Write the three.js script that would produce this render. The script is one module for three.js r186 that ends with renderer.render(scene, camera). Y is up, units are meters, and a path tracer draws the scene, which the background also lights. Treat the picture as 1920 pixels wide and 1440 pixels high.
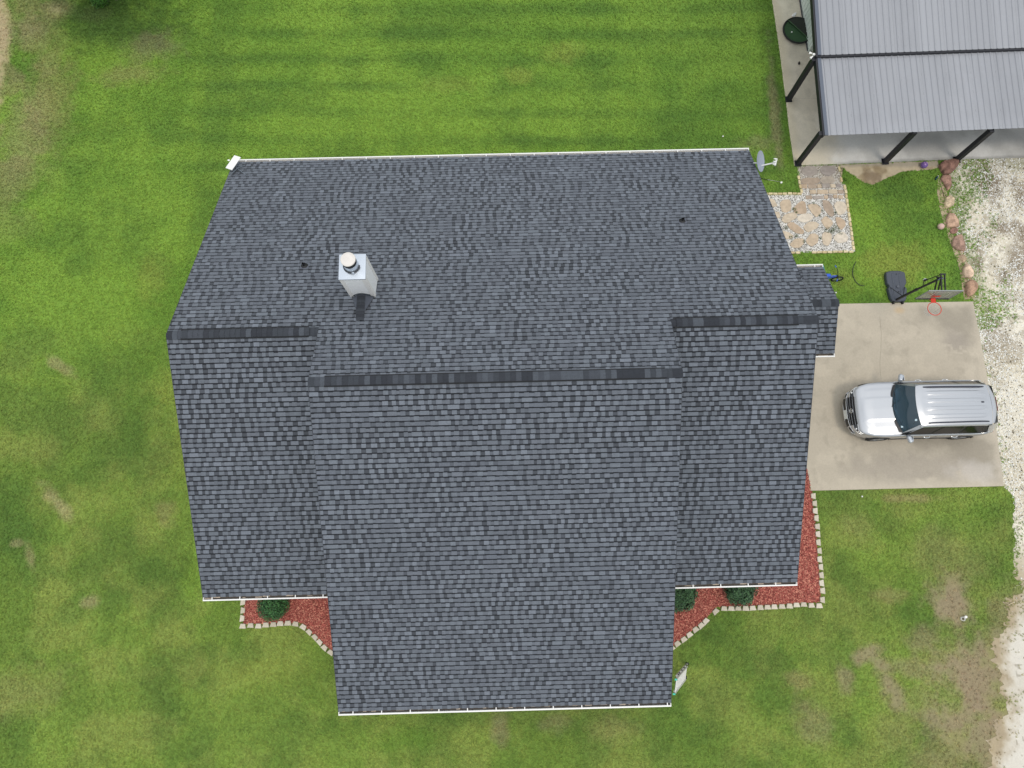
import * as THREE from 'three';
import { mergeGeometries } from 'three/addons/utils/BufferGeometryUtils.js';
import { RoundedBoxGeometry } from 'three/addons/geometries/RoundedBoxGeometry.js';
import { ConvexGeometry } from 'three/addons/geometries/ConvexGeometry.js';
import { Brush, Evaluator, SUBTRACTION } from 'three-bvh-csg';

// ------------------------------------------------------------------ camera, sky, sun, exposure
const scene = new THREE.Scene();
const camera = new THREE.PerspectiveCamera(58.52, 4 / 3, 0.1, 2000);
camera.position.set(0, 24.5, 0);                       // a drone above the yard
camera.rotation.set(-77.5 * Math.PI / 180, 0, 0);
const SKY = 1.08, SUN = .95, EXPOSURE = 1.0;
const renderer = new THREE.WebGLRenderer({ antialias: true });
renderer.toneMapping = THREE.LinearToneMapping;
renderer.toneMappingExposure = EXPOSURE;
renderer.shadowMap.enabled = true;
renderer.shadowMap.type = THREE.PCFSoftShadowMap;

// ------------------------------------------------------------------ noise and random
let seed = 20240611;
function rnd() { seed = (seed + 0x6D2B79F5) | 0; let t = Math.imul(seed ^ (seed >>> 15), 1 | seed); t = (t + Math.imul(t ^ (t >>> 7), 61 | t)) ^ t; return ((t ^ (t >>> 14)) >>> 0) / 4294967296; }
const rr = (a, b) => a + (b - a) * rnd();
const lerp = (a, b, t) => a + (b - a) * t, clamp = (x, a = 0, b = 1) => Math.min(b, Math.max(a, x));
const sstep = (a, b, x) => { const t = clamp((x - a) / (b - a)); return t * t * (3 - 2 * t); };
function hsh(i, j) { let h = Math.imul(i, 374761393) + Math.imul(j, 668265263) | 0; h = Math.imul(h ^ (h >>> 13), 1274126177); return ((h ^ (h >>> 16)) >>> 0) / 4294967296; }
function vn(x, y) {
  const i = Math.floor(x), j = Math.floor(y); let u = x - i, v = y - j; u = u * u * (3 - 2 * u); v = v * v * (3 - 2 * v);
  const a = hsh(i, j), b = hsh(i + 1, j), c = hsh(i, j + 1), d = hsh(i + 1, j + 1);
  return a + (b - a) * u + (c - a + (a - b - c + d) * u) * v;
}
function fbm(x, y, o = 4) { let s = 0, a = .5, n = 0; for (let k = 0; k < o; k++) { s += a * vn(x, y); n += a; a *= .5; const t = x; x = 1.62 * x - 1.18 * y + 17.3; y = 1.18 * t + 1.62 * y + 9.1; } return s / n; }
const s2l = c => { c /= 255; return c <= .04045 ? c / 12.92 : Math.pow((c + .055) / 1.055, 2.4); };
const l2s = c => { c = clamp(c); return 255 * (c <= .0031308 ? c * 12.92 : 1.055 * Math.pow(c, 1 / 2.4) - .055); };
const C = (r, g, b) => [s2l(r), s2l(g), s2l(b)];
const mix3 = (a, b, t) => [lerp(a[0], b[0], t), lerp(a[1], b[1], t), lerp(a[2], b[2], t)];
const mul3 = (a, k) => [a[0] * k, a[1] * k, a[2] * k];
const col = c => new THREE.Color().setRGB(c[0], c[1], c[2]);

{ // one overcast sky
  const w = 512, h = 256, d = new Float32Array(w * h * 4);
  for (let j = 0; j < h; j++) for (let i = 0; i < w; i++) {
    const el = ((j + .5) / h - .5) * Math.PI, az = i / w * 2 * Math.PI, o = (j * w + i) * 4;
    const dx = Math.cos(el) * Math.cos(az), dy = Math.sin(el), dz = Math.cos(el) * Math.sin(az);
    let L;
    if (dy > 0) {
      const k = 1 / (dy + .22), n = fbm(dx * k * 2.2 + 40, dz * k * 2.2 + 40, 5);
      L = (.62 + .55 * dy) * (.5 + 1.0 * n);
      const t = clamp((n - .42) * 2.2);
      d[o] = L * lerp(.93, 1.03, t); d[o + 1] = L * lerp(.985, 1.0, t); d[o + 2] = L * lerp(1.045, .97, t);
    } else { L = lerp(.55, .16, clamp(-dy * 8)); d[o] = L; d[o + 1] = L * 1.05; d[o + 2] = L * .85; }
    for (let k = 0; k < 3; k++) d[o + k] *= SKY; d[o + 3] = 1;
  }
  const t = new THREE.DataTexture(d, w, h, THREE.RGBAFormat, THREE.FloatType);
  t.mapping = THREE.EquirectangularReflectionMapping; t.magFilter = t.minFilter = THREE.LinearFilter; t.needsUpdate = true;
  scene.background = t; scene.environment = t;
}
const sun = new THREE.DirectionalLight(0xfff3e2, SUN);
sun.position.set(10, 40, 5); sun.target.position.set(0, 0, -6); sun.castShadow = true; sun.shadow.radius = 26;
sun.shadow.mapSize.set(4096, 4096);
Object.assign(sun.shadow.camera, { left: -34, right: 34, top: 30, bottom: -30, near: 1, far: 110 });
scene.add(sun, sun.target);

// ------------------------------------------------------------------ helpers
const used = {};
function numbered(n) { const k = used[n] = (used[n] ?? -1) + 1; return k ? n + '_' + String(k).padStart(3, '0') : n; }
function shade(o) { o.traverse(c => { if (c.isMesh) { c.castShadow = true; c.receiveShadow = true; } }); return o; }
function mesh(name, g, m, parent) { const o = new THREE.Mesh(g, m); o.name = parent ? name : numbered(name); o.castShadow = o.receiveShadow = true; (parent ?? scene).add(o); return o; }
function thing(name, label, category, [x, y, z] = [0, 0, 0], turn = 0, group) {
  const o = new THREE.Group(); o.name = numbered(name); o.position.set(x, y, z); o.rotation.y = turn;
  o.userData = { label, category }; if (group) o.userData.group = group; scene.add(o); return o;
}
function tag(o, label, category, group) { o.userData.label = label; o.userData.category = category; if (group) o.userData.group = group; return o; }
function struct(o) { o.userData.kind = 'structure'; return o; }
function stuff(o) { o.userData.kind = 'stuff'; return o; }
const V3 = (x, y, z) => new THREE.Vector3(x, y, z);
function std(c, roughness = .8, extra = {}) { return new THREE.MeshStandardMaterial({ color: Array.isArray(c) ? col(c) : c, roughness, side: THREE.DoubleSide, ...extra }); }
function phys(c, roughness, extra = {}) { return new THREE.MeshPhysicalMaterial({ color: Array.isArray(c) ? col(c) : c, roughness, side: THREE.DoubleSide, ...extra }); }
function tube(pts, r, n = 6, seg, closed = false) { return new THREE.TubeGeometry(new THREE.CatmullRomCurve3(pts.map(p => V3(...p)), closed, 'centripetal'), seg ?? Math.max(1, (pts.length - 1) * 6), r, n, closed); }
function bar(p, q, r, n = 8, r2) { const a = V3(...p), b = V3(...q), d = b.clone().sub(a), g = new THREE.CylinderGeometry(r2 ?? r, r, d.length(), n); g.applyQuaternion(new THREE.Quaternion().setFromUnitVectors(V3(0, 1, 0), d.clone().normalize())); const m = a.add(b).multiplyScalar(.5); g.translate(m.x, m.y, m.z); return g; }
function sqbar(p, q, w, h) { const a = V3(...p), b = V3(...q), d = b.clone().sub(a), g = new THREE.BoxGeometry(w, d.length(), h); const y = d.clone().normalize(), x = V3(0, 0, 1).cross(y); if (x.length() < .1) x.set(1, 0, 0); x.normalize(); const z = x.clone().cross(y); g.applyMatrix4(new THREE.Matrix4().makeBasis(x, y, z)); const m = a.add(b).multiplyScalar(.5); g.translate(m.x, m.y, m.z); return g; }
function box(w, h, d, x = 0, y = 0, z = 0, r = 0) { const g = r ? new RoundedBoxGeometry(w, h, d, 2, r) : new THREE.BoxGeometry(w, h, d); g.translate(x, y, z); return g; }
function merge(list) { const l = list.map(g => { const q = g.index ? g.toNonIndexed() : g; for (const k of Object.keys(q.attributes)) if (!['position', 'normal', 'uv'].includes(k)) q.deleteAttribute(k); if (!q.attributes.uv) q.setAttribute('uv', new THREE.BufferAttribute(new Float32Array(q.attributes.position.count * 2), 2)); return q; }); return mergeGeometries(l); }
function soup() { return { p: [], n: [], c: [], u: [] }; }
function quad(S, a, b, c, d, color, uvs) { // corners in order, flat normal
  const e1 = [b[0] - a[0], b[1] - a[1], b[2] - a[2]], e2 = [d[0] - a[0], d[1] - a[1], d[2] - a[2]];
  let n = [e1[1] * e2[2] - e1[2] * e2[1], e1[2] * e2[0] - e1[0] * e2[2], e1[0] * e2[1] - e1[1] * e2[0]]; const l = Math.hypot(...n) || 1; n = n.map(x => x / l);
  const P = [a, b, c, a, c, d], U = uvs ? [uvs[0], uvs[1], uvs[2], uvs[0], uvs[2], uvs[3]] : null;
  P.forEach((p, i) => { S.p.push(p[0], p[1], p[2]); S.n.push(...n); if (color) S.c.push(...color); S.u.push(...(U ? U[i] : [0, 0])); });
}
function build(S) { const g = new THREE.BufferGeometry(); g.setAttribute('position', new THREE.Float32BufferAttribute(S.p, 3)); g.setAttribute('normal', new THREE.Float32BufferAttribute(S.n, 3)); g.setAttribute('uv', new THREE.Float32BufferAttribute(S.u, 2)); if (S.c.length) g.setAttribute('color', new THREE.Float32BufferAttribute(S.c, 3)); return g; }
function grid(nu, nv, fn) { // smooth patch
  const g = new THREE.BufferGeometry(), p = [], u = [], ix = [];
  for (let j = 0; j <= nv; j++) for (let i = 0; i <= nu; i++) { p.push(...fn(i / nu, j / nv)); u.push(i / nu, j / nv); }
  for (let j = 0; j < nv; j++) for (let i = 0; i < nu; i++) { const a = j * (nu + 1) + i, b = a + 1, c = a + nu + 1, d = c + 1; ix.push(a, c, b, b, c, d); }
  g.setAttribute('position', new THREE.Float32BufferAttribute(p, 3)); g.setAttribute('uv', new THREE.Float32BufferAttribute(u, 2)); g.setIndex(ix); g.computeVertexNormals(); return g;
}
function texMap(w, h, x0, z0, x1, z1, fn) { // a colour map laid over a rectangle of the ground; fn gives linear colour
  const d = new Uint8Array(w * h * 4);
  for (let j = 0; j < h; j++) for (let i = 0; i < w; i++) { const c = fn(lerp(x0, x1, (i + .5) / w), lerp(z0, z1, (j + .5) / h)), o = (j * w + i) * 4; d[o] = l2s(c[0]); d[o + 1] = l2s(c[1]); d[o + 2] = l2s(c[2]); d[o + 3] = 255; }
  const t = new THREE.DataTexture(d, w, h); t.colorSpace = THREE.SRGBColorSpace; t.magFilter = THREE.LinearFilter; t.minFilter = THREE.LinearMipmapLinearFilter; t.generateMipmaps = true; t.wrapS = t.wrapT = THREE.RepeatWrapping; t.needsUpdate = true; return t;
}
function greyTex(n, fn) { const d = new Uint8Array(n * n * 4); for (let j = 0; j < n; j++) for (let i = 0; i < n; i++) { const v = 255 * clamp(fn(i / n, j / n)), o = (j * n + i) * 4; d[o] = d[o + 1] = d[o + 2] = v; d[o + 3] = 255; } const t = new THREE.DataTexture(d, n, n); t.magFilter = THREE.LinearFilter; t.wrapS = t.wrapT = THREE.RepeatWrapping; t.needsUpdate = true; return t; }
function flat(poly, y, x0, z0, x1, z1) { // sheet at height y with uv over the rectangle
  const sh = new THREE.Shape(poly.map(([x, z]) => new THREE.Vector2(x, -z))), g = new THREE.ShapeGeometry(sh); g.rotateX(-Math.PI / 2); g.translate(0, y, 0); uvRect(g, x0, z0, x1, z1); return g;
}
function uvRect(g, x0, z0, x1, z1) { const p = g.attributes.position, u = new Float32Array(p.count * 2); for (let i = 0; i < p.count; i++) { u[2 * i] = (p.getX(i) - x0) / (x1 - x0); u[2 * i + 1] = (p.getZ(i) - z0) / (z1 - z0); } g.setAttribute('uv', new THREE.BufferAttribute(u, 2)); return g; }
function slab(poly, y0, y1, bevel = .012) { // upright prism with eased edges
  const sh = new THREE.Shape(poly.map(([x, z]) => new THREE.Vector2(x, -z))), g = new THREE.ExtrudeGeometry(sh, { depth: y1 - y0 - bevel, bevelEnabled: bevel > 0, bevelThickness: bevel, bevelSize: bevel, bevelOffset: -bevel, bevelSegments: 2 });
  g.rotateX(-Math.PI / 2); g.translate(0, y0, 0); return g;
}
function inside(poly, x, z) { let r = false; for (let i = 0, j = poly.length - 1; i < poly.length; j = i++) { const [a, b] = poly[i], [c, d] = poly[j]; if ((b > z) !== (d > z) && x < (c - a) * (z - b) / (d - b) + a) r = !r; } return r; }
function polyDist(poly, x, z) { let m = 1e9; for (let i = 0, j = poly.length - 1; i < poly.length; j = i++) { const [a, b] = poly[j], [c, d] = poly[i], t = clamp(((x - a) * (c - a) + (z - b) * (d - b)) / ((c - a) ** 2 + (d - b) ** 2 || 1)); m = Math.min(m, Math.hypot(x - a - t * (c - a), z - b - t * (d - b))); } return m; }
function ragged(poly, amp, step = .12, from = 0, to = poly.length, f = 1.3) { // roughen some sides of an outline
  const out = []; for (let i = 0; i < poly.length; i++) { const [a, b] = poly[i], [c, d] = poly[(i + 1) % poly.length], n = i >= from && i < to ? Math.max(1, Math.round(Math.hypot(c - a, d - b) / step)) : 1, l = Math.hypot(c - a, d - b), nx = -(d - b) / l, nz = (c - a) / l, A = typeof amp === 'function' ? amp : () => amp;
    for (let k = 0; k < n; k++) { const x = lerp(a, c, k / n), z = lerp(b, d, k / n), e = n > 1 ? A(x, z) * ((fbm(x * f + 7, z * f + 3, 4) - .5) * 3.2 + (rnd() - .5) * .5) : 0; out.push([x + nx * e, z + nz * e]); } } return out;
}

// ------------------------------------------------------------------ outlines on the ground (metres)
const PSI = 1.437 * Math.PI / 180, HX = -.749, HZ = -3.058, cp = Math.cos(PSI), sp = Math.sin(PSI);
const hw = (a, b) => [HX + a * cp + b * sp, HZ - a * sp + b * cp];         // house coordinates to the yard
const HOUSE = [[-8.3, -9.5], [8.9, -9.5], [8.9, -5.2], [10.9, -5.2], [10.9, -2.8], [8.9, -2.8], [8.9, 4.3], [4.8, 4.3], [4.8, 7.6], [-4.1, 7.6], [-4.1, 4.3], [-8.3, 4.3]].map(p => hw(...p));
const DRIVE = [[8.2, -8.4], [12.33, -8.51], [17.31, -8.6], [17.38, -7.05], [17.41, -5.83], [17.45, -3.85], [17.41, -1.72], [10.55, -1.56], [10.5, -2.32], [8.2, -2.3]];
const BSLAB = [[10.78, -32], [10.86, -21.87], [10.96, -19.69], [11.03, -17.17], [11.05, -15.66], [11.11, -14.23], [12.82, -14.3], [14.62, -14.37], [16.21, -14.45], [17.47, -14.49], [20.23, -14.58], [27, -14.83], [27, -32]];
const PATIO = [[11.22, -14.22], [12.89, -14.31], [12.93, -13.46], [13.06, -13.42], [13.12, -10.62], [8.6, -10.5], [8.6, -13.0], [11.26, -13.0]];
const SOIL = [[12.88, -14.3], [16.8, -14.46], [16.82, -14.15], [16.47, -14.05], [15.31, -13.96], [14.75, -13.68], [14.1, -13.4], [13.75, -13.5], [13.4, -13.79], [13.02, -14.1], [12.93, -13.5], [12.89, -13.9]];
const GRAVEL = [[17.01, -14.49], [17.02, -13.34], [17.05, -11.76], [17.2, -10.44], [17.32, -9.04], [17.31, -8.6], [17.4, -5.83], [17.45, -3.85], [17.41, -1.7], [17.68, -1.38], [17.55, 0.09], [17.45, 1.2], [17.15, 2.1], [16.75, 2.8], [16.25, 3.5], [16.2, 4.5], [16.2, 5.6], [15.85, 6.6], [15.5, 7.4], [15.0, 12], [30, 12], [30, -14.9]];
const MULCHL = [[-9.12, 1.2], [-9.12, 2.92], [-8.6, 2.9], [-7.15, 2.88], [-6.95, 3.05], [-6.5, 3.44], [-6, 3.82], [-4.6, 4.9], [-4.6, 1.2]];
const MULCHR = [[10.5, -2.4], [10.6, -1.4], [10.6, 0.3], [10.56, 2.2], [8.9, 2.3], [7, 2.36], [6.45, 2.86], [5.9, 3.28], [5.4, 3.66], [4.2, 4.6], [4.2, 1.2], [8.6, 1.2], [8.6, -2.4]];

// ------------------------------------------------------------------ lawn colour
const G1 = C(122, 157, 58), G2 = C(104, 141, 50), G3 = C(78, 113, 44), GY = C(138, 154, 68), TAN = C(180, 164, 128), BRN = C(150, 134, 110), DRY = C(146, 142, 92);
// worn, dry or lush places, and painted tree and eave shade: x, z, half-sizes, turn, colour, strength
const SPOTS = [[-21.2, -20.2, .5, 2.4, .15, TAN, .95], [-20.9, -17.6, .35, 1.2, .1, TAN, .6], [-18.9, -21.4, .7, .5, 0, TAN, .6], [-19.8, -20.6, 1.1, .9, .3, BRN, .4], [-17.3, -21.2, .6, .4, 0, BRN, .6],
[-16.4, -20.9, 2.9, 1.5, .05, mul3(G3, .8), .85], [-14.9, -19.6, 1.3, .7, .2, BRN, .35], [-15.5, -18.3, 1.4, .5, .1, DRY, .5], [-18.6, -17.2, .9, 2.4, .1, DRY, .5], [-19.4, -15.4, .9, 2.6, 0, BRN, .35], [-16.6, -12.3, .8, .5, .3, G1, .5],  // large dark green spot: shade under the tree, painted into the grass
[-16.6, -6.1, .6, .2, -.6, TAN, .42], [-16.0, -1.1, .85, .26, -.75, TAN, .5], [-17.2, .25, .2, .15, 0, TAN, .6], [-16.7, .7, .16, .5, .4, TAN, .45], [-12.2, -.8, .4, .5, .3, DRY, .55], [-14.4, 2.2, .3, .25, 0, TAN, .45], [-17.5, -.2, 1, 1.6, .3, G3, .4], [-13, -2.6, 1.1, .8, .2, G3, .35],
[-14.5, -11.2, .8, 1.3, 0, G3, .3], [-13.7, -9.6, .7, .9, 0, GY, .5], [-12.4, -5.2, .7, .8, .1, GY, .5], [-11.6, -3.2, .6, 1.4, 0, GY, .5], [-10.6, 1.4, .8, 1.4, 0, G1, .55], [-8.3, 4.4, 1.5, .6, .1, GY, .4], [-17, 5.2, 2, .8, .2, DRY, .4],
[11.9, 3.9, .6, .28, .4, BRN, .75], [12.6, 4.9, .35, .95, .35, BRN, .7], [13.7, 4.4, 1.4, .35, -.15, BRN, .5], [15.1, 2.2, .75, .85, .2, BRN, .9], [15.4, 4.4, 1.2, 1.1, .2, BRN, .8], [14.7, 5.9, 1.2, .5, 0, BRN, .6], [15.6, 6.6, .8, .9, 0, BRN, .7], [13.9, 3.4, .6, .4, .2, BRN, .45], [11.1, 4.7, .35, .5, 0, BRN, .6], [9.6, 4.7, .5, .35, 0, DRY, .7], [9.9, 6, .6, .8, .2, BRN, .4], [12.9, 2.0, .6, .3, .1, DRY, .6], [15.2, .6, 1.3, 1.0, 0, DRY, .45], [14, -1.3, 1.1, .16, 0, DRY, .8], [12, -.3, .7, .6, 0, DRY, .35], [16, -.4, .8, 1, .1, G2, .5],
[-.4, 6.2, .35, .5, .2, BRN, .5], [1.4, 6, .6, .3, 0, BRN, .3], [-1.8, 5.85, 1.2, .35, 0, G3, .5], [3.4, 6.2, .9, .5, 0, DRY, .45], [-3.4, 6.5, 1.2, .4, 0, G2, .5], [5.3, 4.9, .5, 1.1, .4, G3, .35],  // dark green spots: shade below the front eave, put into the lawn colour
[10.5, -17.2, .42, 3.4, -.05, G3, .6], [10.55, -16.8, .22, 2.8, 0, BRN, .45], [9.8, -15.2, .8, .4, 0, BRN, .3], [9.3, -14.2, .9, .6, 0, G3, .5], [15.2, -13.2, 1.4, .6, 0, G3, .75], [15.3, -12.2, 1.2, .7, .4, G3, .4], [14.9, -10.2, 1.2, .9, .2, GY, .75], [13.9, -9.9, .8, .6, 0, GY, .55], [16.3, -10.3, .5, .9, .2, G1, .6], [15.5, -8.9, 1.4, .3, 0, G2, .5], [12.6, -9.5, .6, .6, 0, GY, .45],
[-7, -14.6, 2.2, .8, .05, G3, .5], [-10.4, -17.1, 1.2, .6, 0, G3, .5], [-3, -21, 3, .6, 0, G3, .4], [3.6, -18.2, .9, 1.9, 0, G3, .35], [.4, -18.3, .7, .4, 0, GY, .5], [2.2, -19.4, .9, .5, .2, GY, .5], [-2.6, -17.9, 1.1, .4, 0, GY, .35], [6.4, -15.9, 1.6, .5, .1, G3, .4]];
function lawn(x, z) {
  const n1 = fbm(x * .34 + 3, z * .42 + 8, 4), n2 = fbm(x * .95 + 20, z * .95 + 4, 4), n3 = fbm(x * 3.1, z * 3.1, 3);
  let c = mix3(G2, G1, sstep(.36, .62, n1 * .6 + n2 * .4));
  c = mix3(c, G3, .42 * sstep(.5, .74, fbm(x * .6 + 60, z * .7 + 31, 4)));
  const top = sstep(-12, -14.4, z) * sstep(-14.5, -11, x) * sstep(13, 9, x);          // mowing passes on the back lawn
  const st = Math.sin((z + 15.97) * 2 * Math.PI / 1.21 + 1.57 + 1.1 * (fbm(x * .2, z * .3 + 9, 2) - .5));
  c = mix3(c, st > 0 ? G1 : G3, top * (.12 + .5 * sstep(.3, .75, fbm(x * .3 + 5, z * .5, 3))) * Math.abs(st));
  c = mix3(c, G3, .3 * sstep(3, 8, x) * sstep(-12.5, -14, z)); const vs = sstep(-12.6, -12.2, x) * sstep(-11.0, -11.5, x) * sstep(-9, -12, z); c = mix3(c, G3, .3 * vs);
  const low = sstep(-9, -3, z); c = mix3(c, mul3([(c[0] + c[1]) * .42, (c[0] + c[1]) * .55, c[2] * 1.5], 1), .42 * low); c = mix3(c, mix3(DRY, GY, .6), low * sstep(.36, .72, n2) * .42); c = mix3(c, G3, low * .42 * sstep(.5, .72, fbm(x * .8 + 90, z * .8 + 11, 4)));
  const left = sstep(-17, -20, x + .3 * (n2 - .5)) * sstep(-9, -15, z); c = mix3(c, mix3(DRY, BRN, n3), left * sstep(.42, .62, n2) * .5);
  const right = sstep(11.5, 15.5, x + 1.6 * (n2 - .5)) * sstep(2.6, 5, z + .8 * (n1 - .5)); c = mix3(c, mix3(BRN, DRY, n3), right * sstep(.34, .58, fbm(x * 1.3, z * 1.3 + 40, 4)) * .8);
  if (z > 1.2 && x > 13.5) { const d = polyDist(GRAVEL.slice(9, 20), x, z); c = mix3(c, mix3(mul3(BRN, .95), DRY, n3), .62 * sstep(1.3, .1, d + 1.5 * (fbm(x * 1.7, z * 1.7 + 12, 4) - .45) + (z < 2.2 ? 2.2 - z : 0))); }
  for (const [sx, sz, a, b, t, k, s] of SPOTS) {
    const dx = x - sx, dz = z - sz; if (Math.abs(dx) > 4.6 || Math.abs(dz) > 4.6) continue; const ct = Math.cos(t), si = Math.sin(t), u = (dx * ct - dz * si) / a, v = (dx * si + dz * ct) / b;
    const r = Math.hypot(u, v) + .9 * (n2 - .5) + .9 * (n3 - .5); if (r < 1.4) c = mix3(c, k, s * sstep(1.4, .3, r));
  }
  return c;
}
const fine = (x, z) => .8 + .4 * (.5 * vn(x * 17, z * 17) + .5 * vn(x * 41 + 9, z * 41));

// ------------------------------------------------------------------ ground, lawn, paving
{
  const t = texMap(1024, 1024, 0, 0, 60, 60, (x, z) => { const e = Math.min(x, 60 - x, z, 60 - z), n = fbm(x * .3, z * .3, 5); return mul3(mix3(mix3(G2, GY, .25), mix3(mix3(G3, G1, n), DRY, .6 * sstep(.52, .75, fbm(x * .16 + 40, z * .16, 4))), sstep(0, 5, e) * .8), fine(x, z) * .85); });
  const g = new THREE.PlaneGeometry(1600, 1600); g.rotateX(-Math.PI / 2); g.translate(0, -.03, 0); uvRect(g, 0, 0, 60, 60);
  struct(mesh('ground', g, std(0xffffff, 1, { map: t })));
}
const LX0 = -25, LX1 = 25, LZ0 = -26, LZ1 = 11.5;
{
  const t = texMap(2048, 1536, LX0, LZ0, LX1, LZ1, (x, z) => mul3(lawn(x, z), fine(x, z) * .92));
  const g = new THREE.PlaneGeometry(LX1 - LX0, LZ1 - LZ0, 120, 90); g.rotateX(-Math.PI / 2); g.translate((LX0 + LX1) / 2, 0, (LZ0 + LZ1) / 2); uvRect(g, LX0, LZ0, LX1, LZ1);
  const b = greyTex(256, (u, v) => vn(u * 64, v * 64) * .6 + vn(u * 128, v * 128) * .4); b.repeat.set(18, 14);
  struct(mesh('lawn', g, std(0xffffff, 1, { map: t, bumpMap: b, bumpScale: .03 })));
}
{ // grass blades over the lawn
  const S = soup(); for (let k = 0; k < 8; k++) { const a = k * 2.4 + rr(0, .6), r = rr(0, .035), x = Math.cos(a) * r, z = Math.sin(a) * r, h = rr(.022, .048), w = rr(.005, .009), l = rr(.01, .045), b = rr(0, 6.28), px = Math.cos(b + 1.57) * w, pz = Math.sin(b + 1.57) * w, tx = x + Math.cos(b) * l, tz = z + Math.sin(b) * l;
    quad(S, [x - px, 0, z - pz], [x + px, 0, z + pz], [tx + px * .3, h, tz + pz * .3], [tx - px * .3, h, tz - pz * .3]); }
  const g = build(S), nn = g.attributes.normal, pp = g.attributes.position; for (let i = 0; i < nn.count; i += 3) if (nn.getY(i) < 0) { const a = [pp.getX(i + 1), pp.getY(i + 1), pp.getZ(i + 1)]; pp.setXYZ(i + 1, pp.getX(i + 2), pp.getY(i + 2), pp.getZ(i + 2)); pp.setXYZ(i + 2, ...a); }
  for (let i = 0; i < nn.count; i++) { let y = nn.getY(i); const s = y < 0 ? -1 : 1; const v = V3(nn.getX(i) * s * .5, Math.abs(y) + .6, nn.getZ(i) * s * .5).normalize(); nn.setXYZ(i, v.x, v.y, v.z); }
  const spots = [], bans = [HOUSE, DRIVE, BSLAB, PATIO, SOIL, MULCHL, MULCHR];
  const N = 520000, x0 = -22.5, x1 = 19, z0 = -23, z1 = 8.6;
  for (let i = 0; i < N; i++) {
    const x = rr(x0, x1), z = rr(z0, z1);
    const half = 21.6 - (z + 22) * .162; if (Math.abs(x) > half + 1) continue;
    if (x > -9.3 && x < 8.4 && z > -12.6 && z < 1.2) continue;
    let ok = true; for (const b of bans) if (inside(b, x, z)) { ok = polyDist(b, x, z) < (b === DRIVE || b === BSLAB ? .045 : .03) && b !== HOUSE; if (!ok) break; }
    if (!ok) continue;
    let keep = 1; if (inside(GRAVEL, x, z)) { const d = polyDist(GRAVEL, x, z); keep = (z > -9 && z < -1.5) ? .25 * Math.exp(-d / .2) : .8 * Math.exp(-d / (z < -8 ? .5 : z > 1 ? .45 : .22)) * sstep(.4, .6, fbm(x * 2.2 + 4, z * 2.2, 3)); if (z < -7.5 && x < 18.9) keep = Math.max(keep, .95 * sstep(.46, .6, fbm(x * 1.1 + 30, z * .7 + 6, 3)) * sstep(19.2, 18.2, x)); }
    if (rnd() > keep) continue;
    const c = lawn(x, z), bare = sstep(.02, -.015, c[1] - c[0]); if (rnd() < bare * .8) continue;
    spots.push([x, z, c]);
  }
  const im = new THREE.InstancedMesh(g, std(0xffffff, .9), spots.length), M = new THREE.Matrix4(), q = new THREE.Quaternion(), up = V3(0, 1, 0);
  spots.forEach(([x, z, c], i) => { q.setFromAxisAngle(up, rr(0, 6.28)); const s = rr(.7, 1.35); M.compose(V3(x, 0, z), q, V3(s, s * rr(.7, 1.2), s)); im.setMatrixAt(i, M); const k = rr(.78, 1.5), w = rr(-.05, .14); im.setColorAt(i, col([clamp(c[0] * (k + w)), clamp(c[1] * k), clamp(c[2] * (k - w * .3))])); });
  im.name = numbered('grass'); im.receiveShadow = im.castShadow = true; stuff(im); tag(im, 'short mown green grass with dry patches covering the whole yard', 'grass'); scene.add(im);
  console.log('tufts', spots.length);
}
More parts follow.
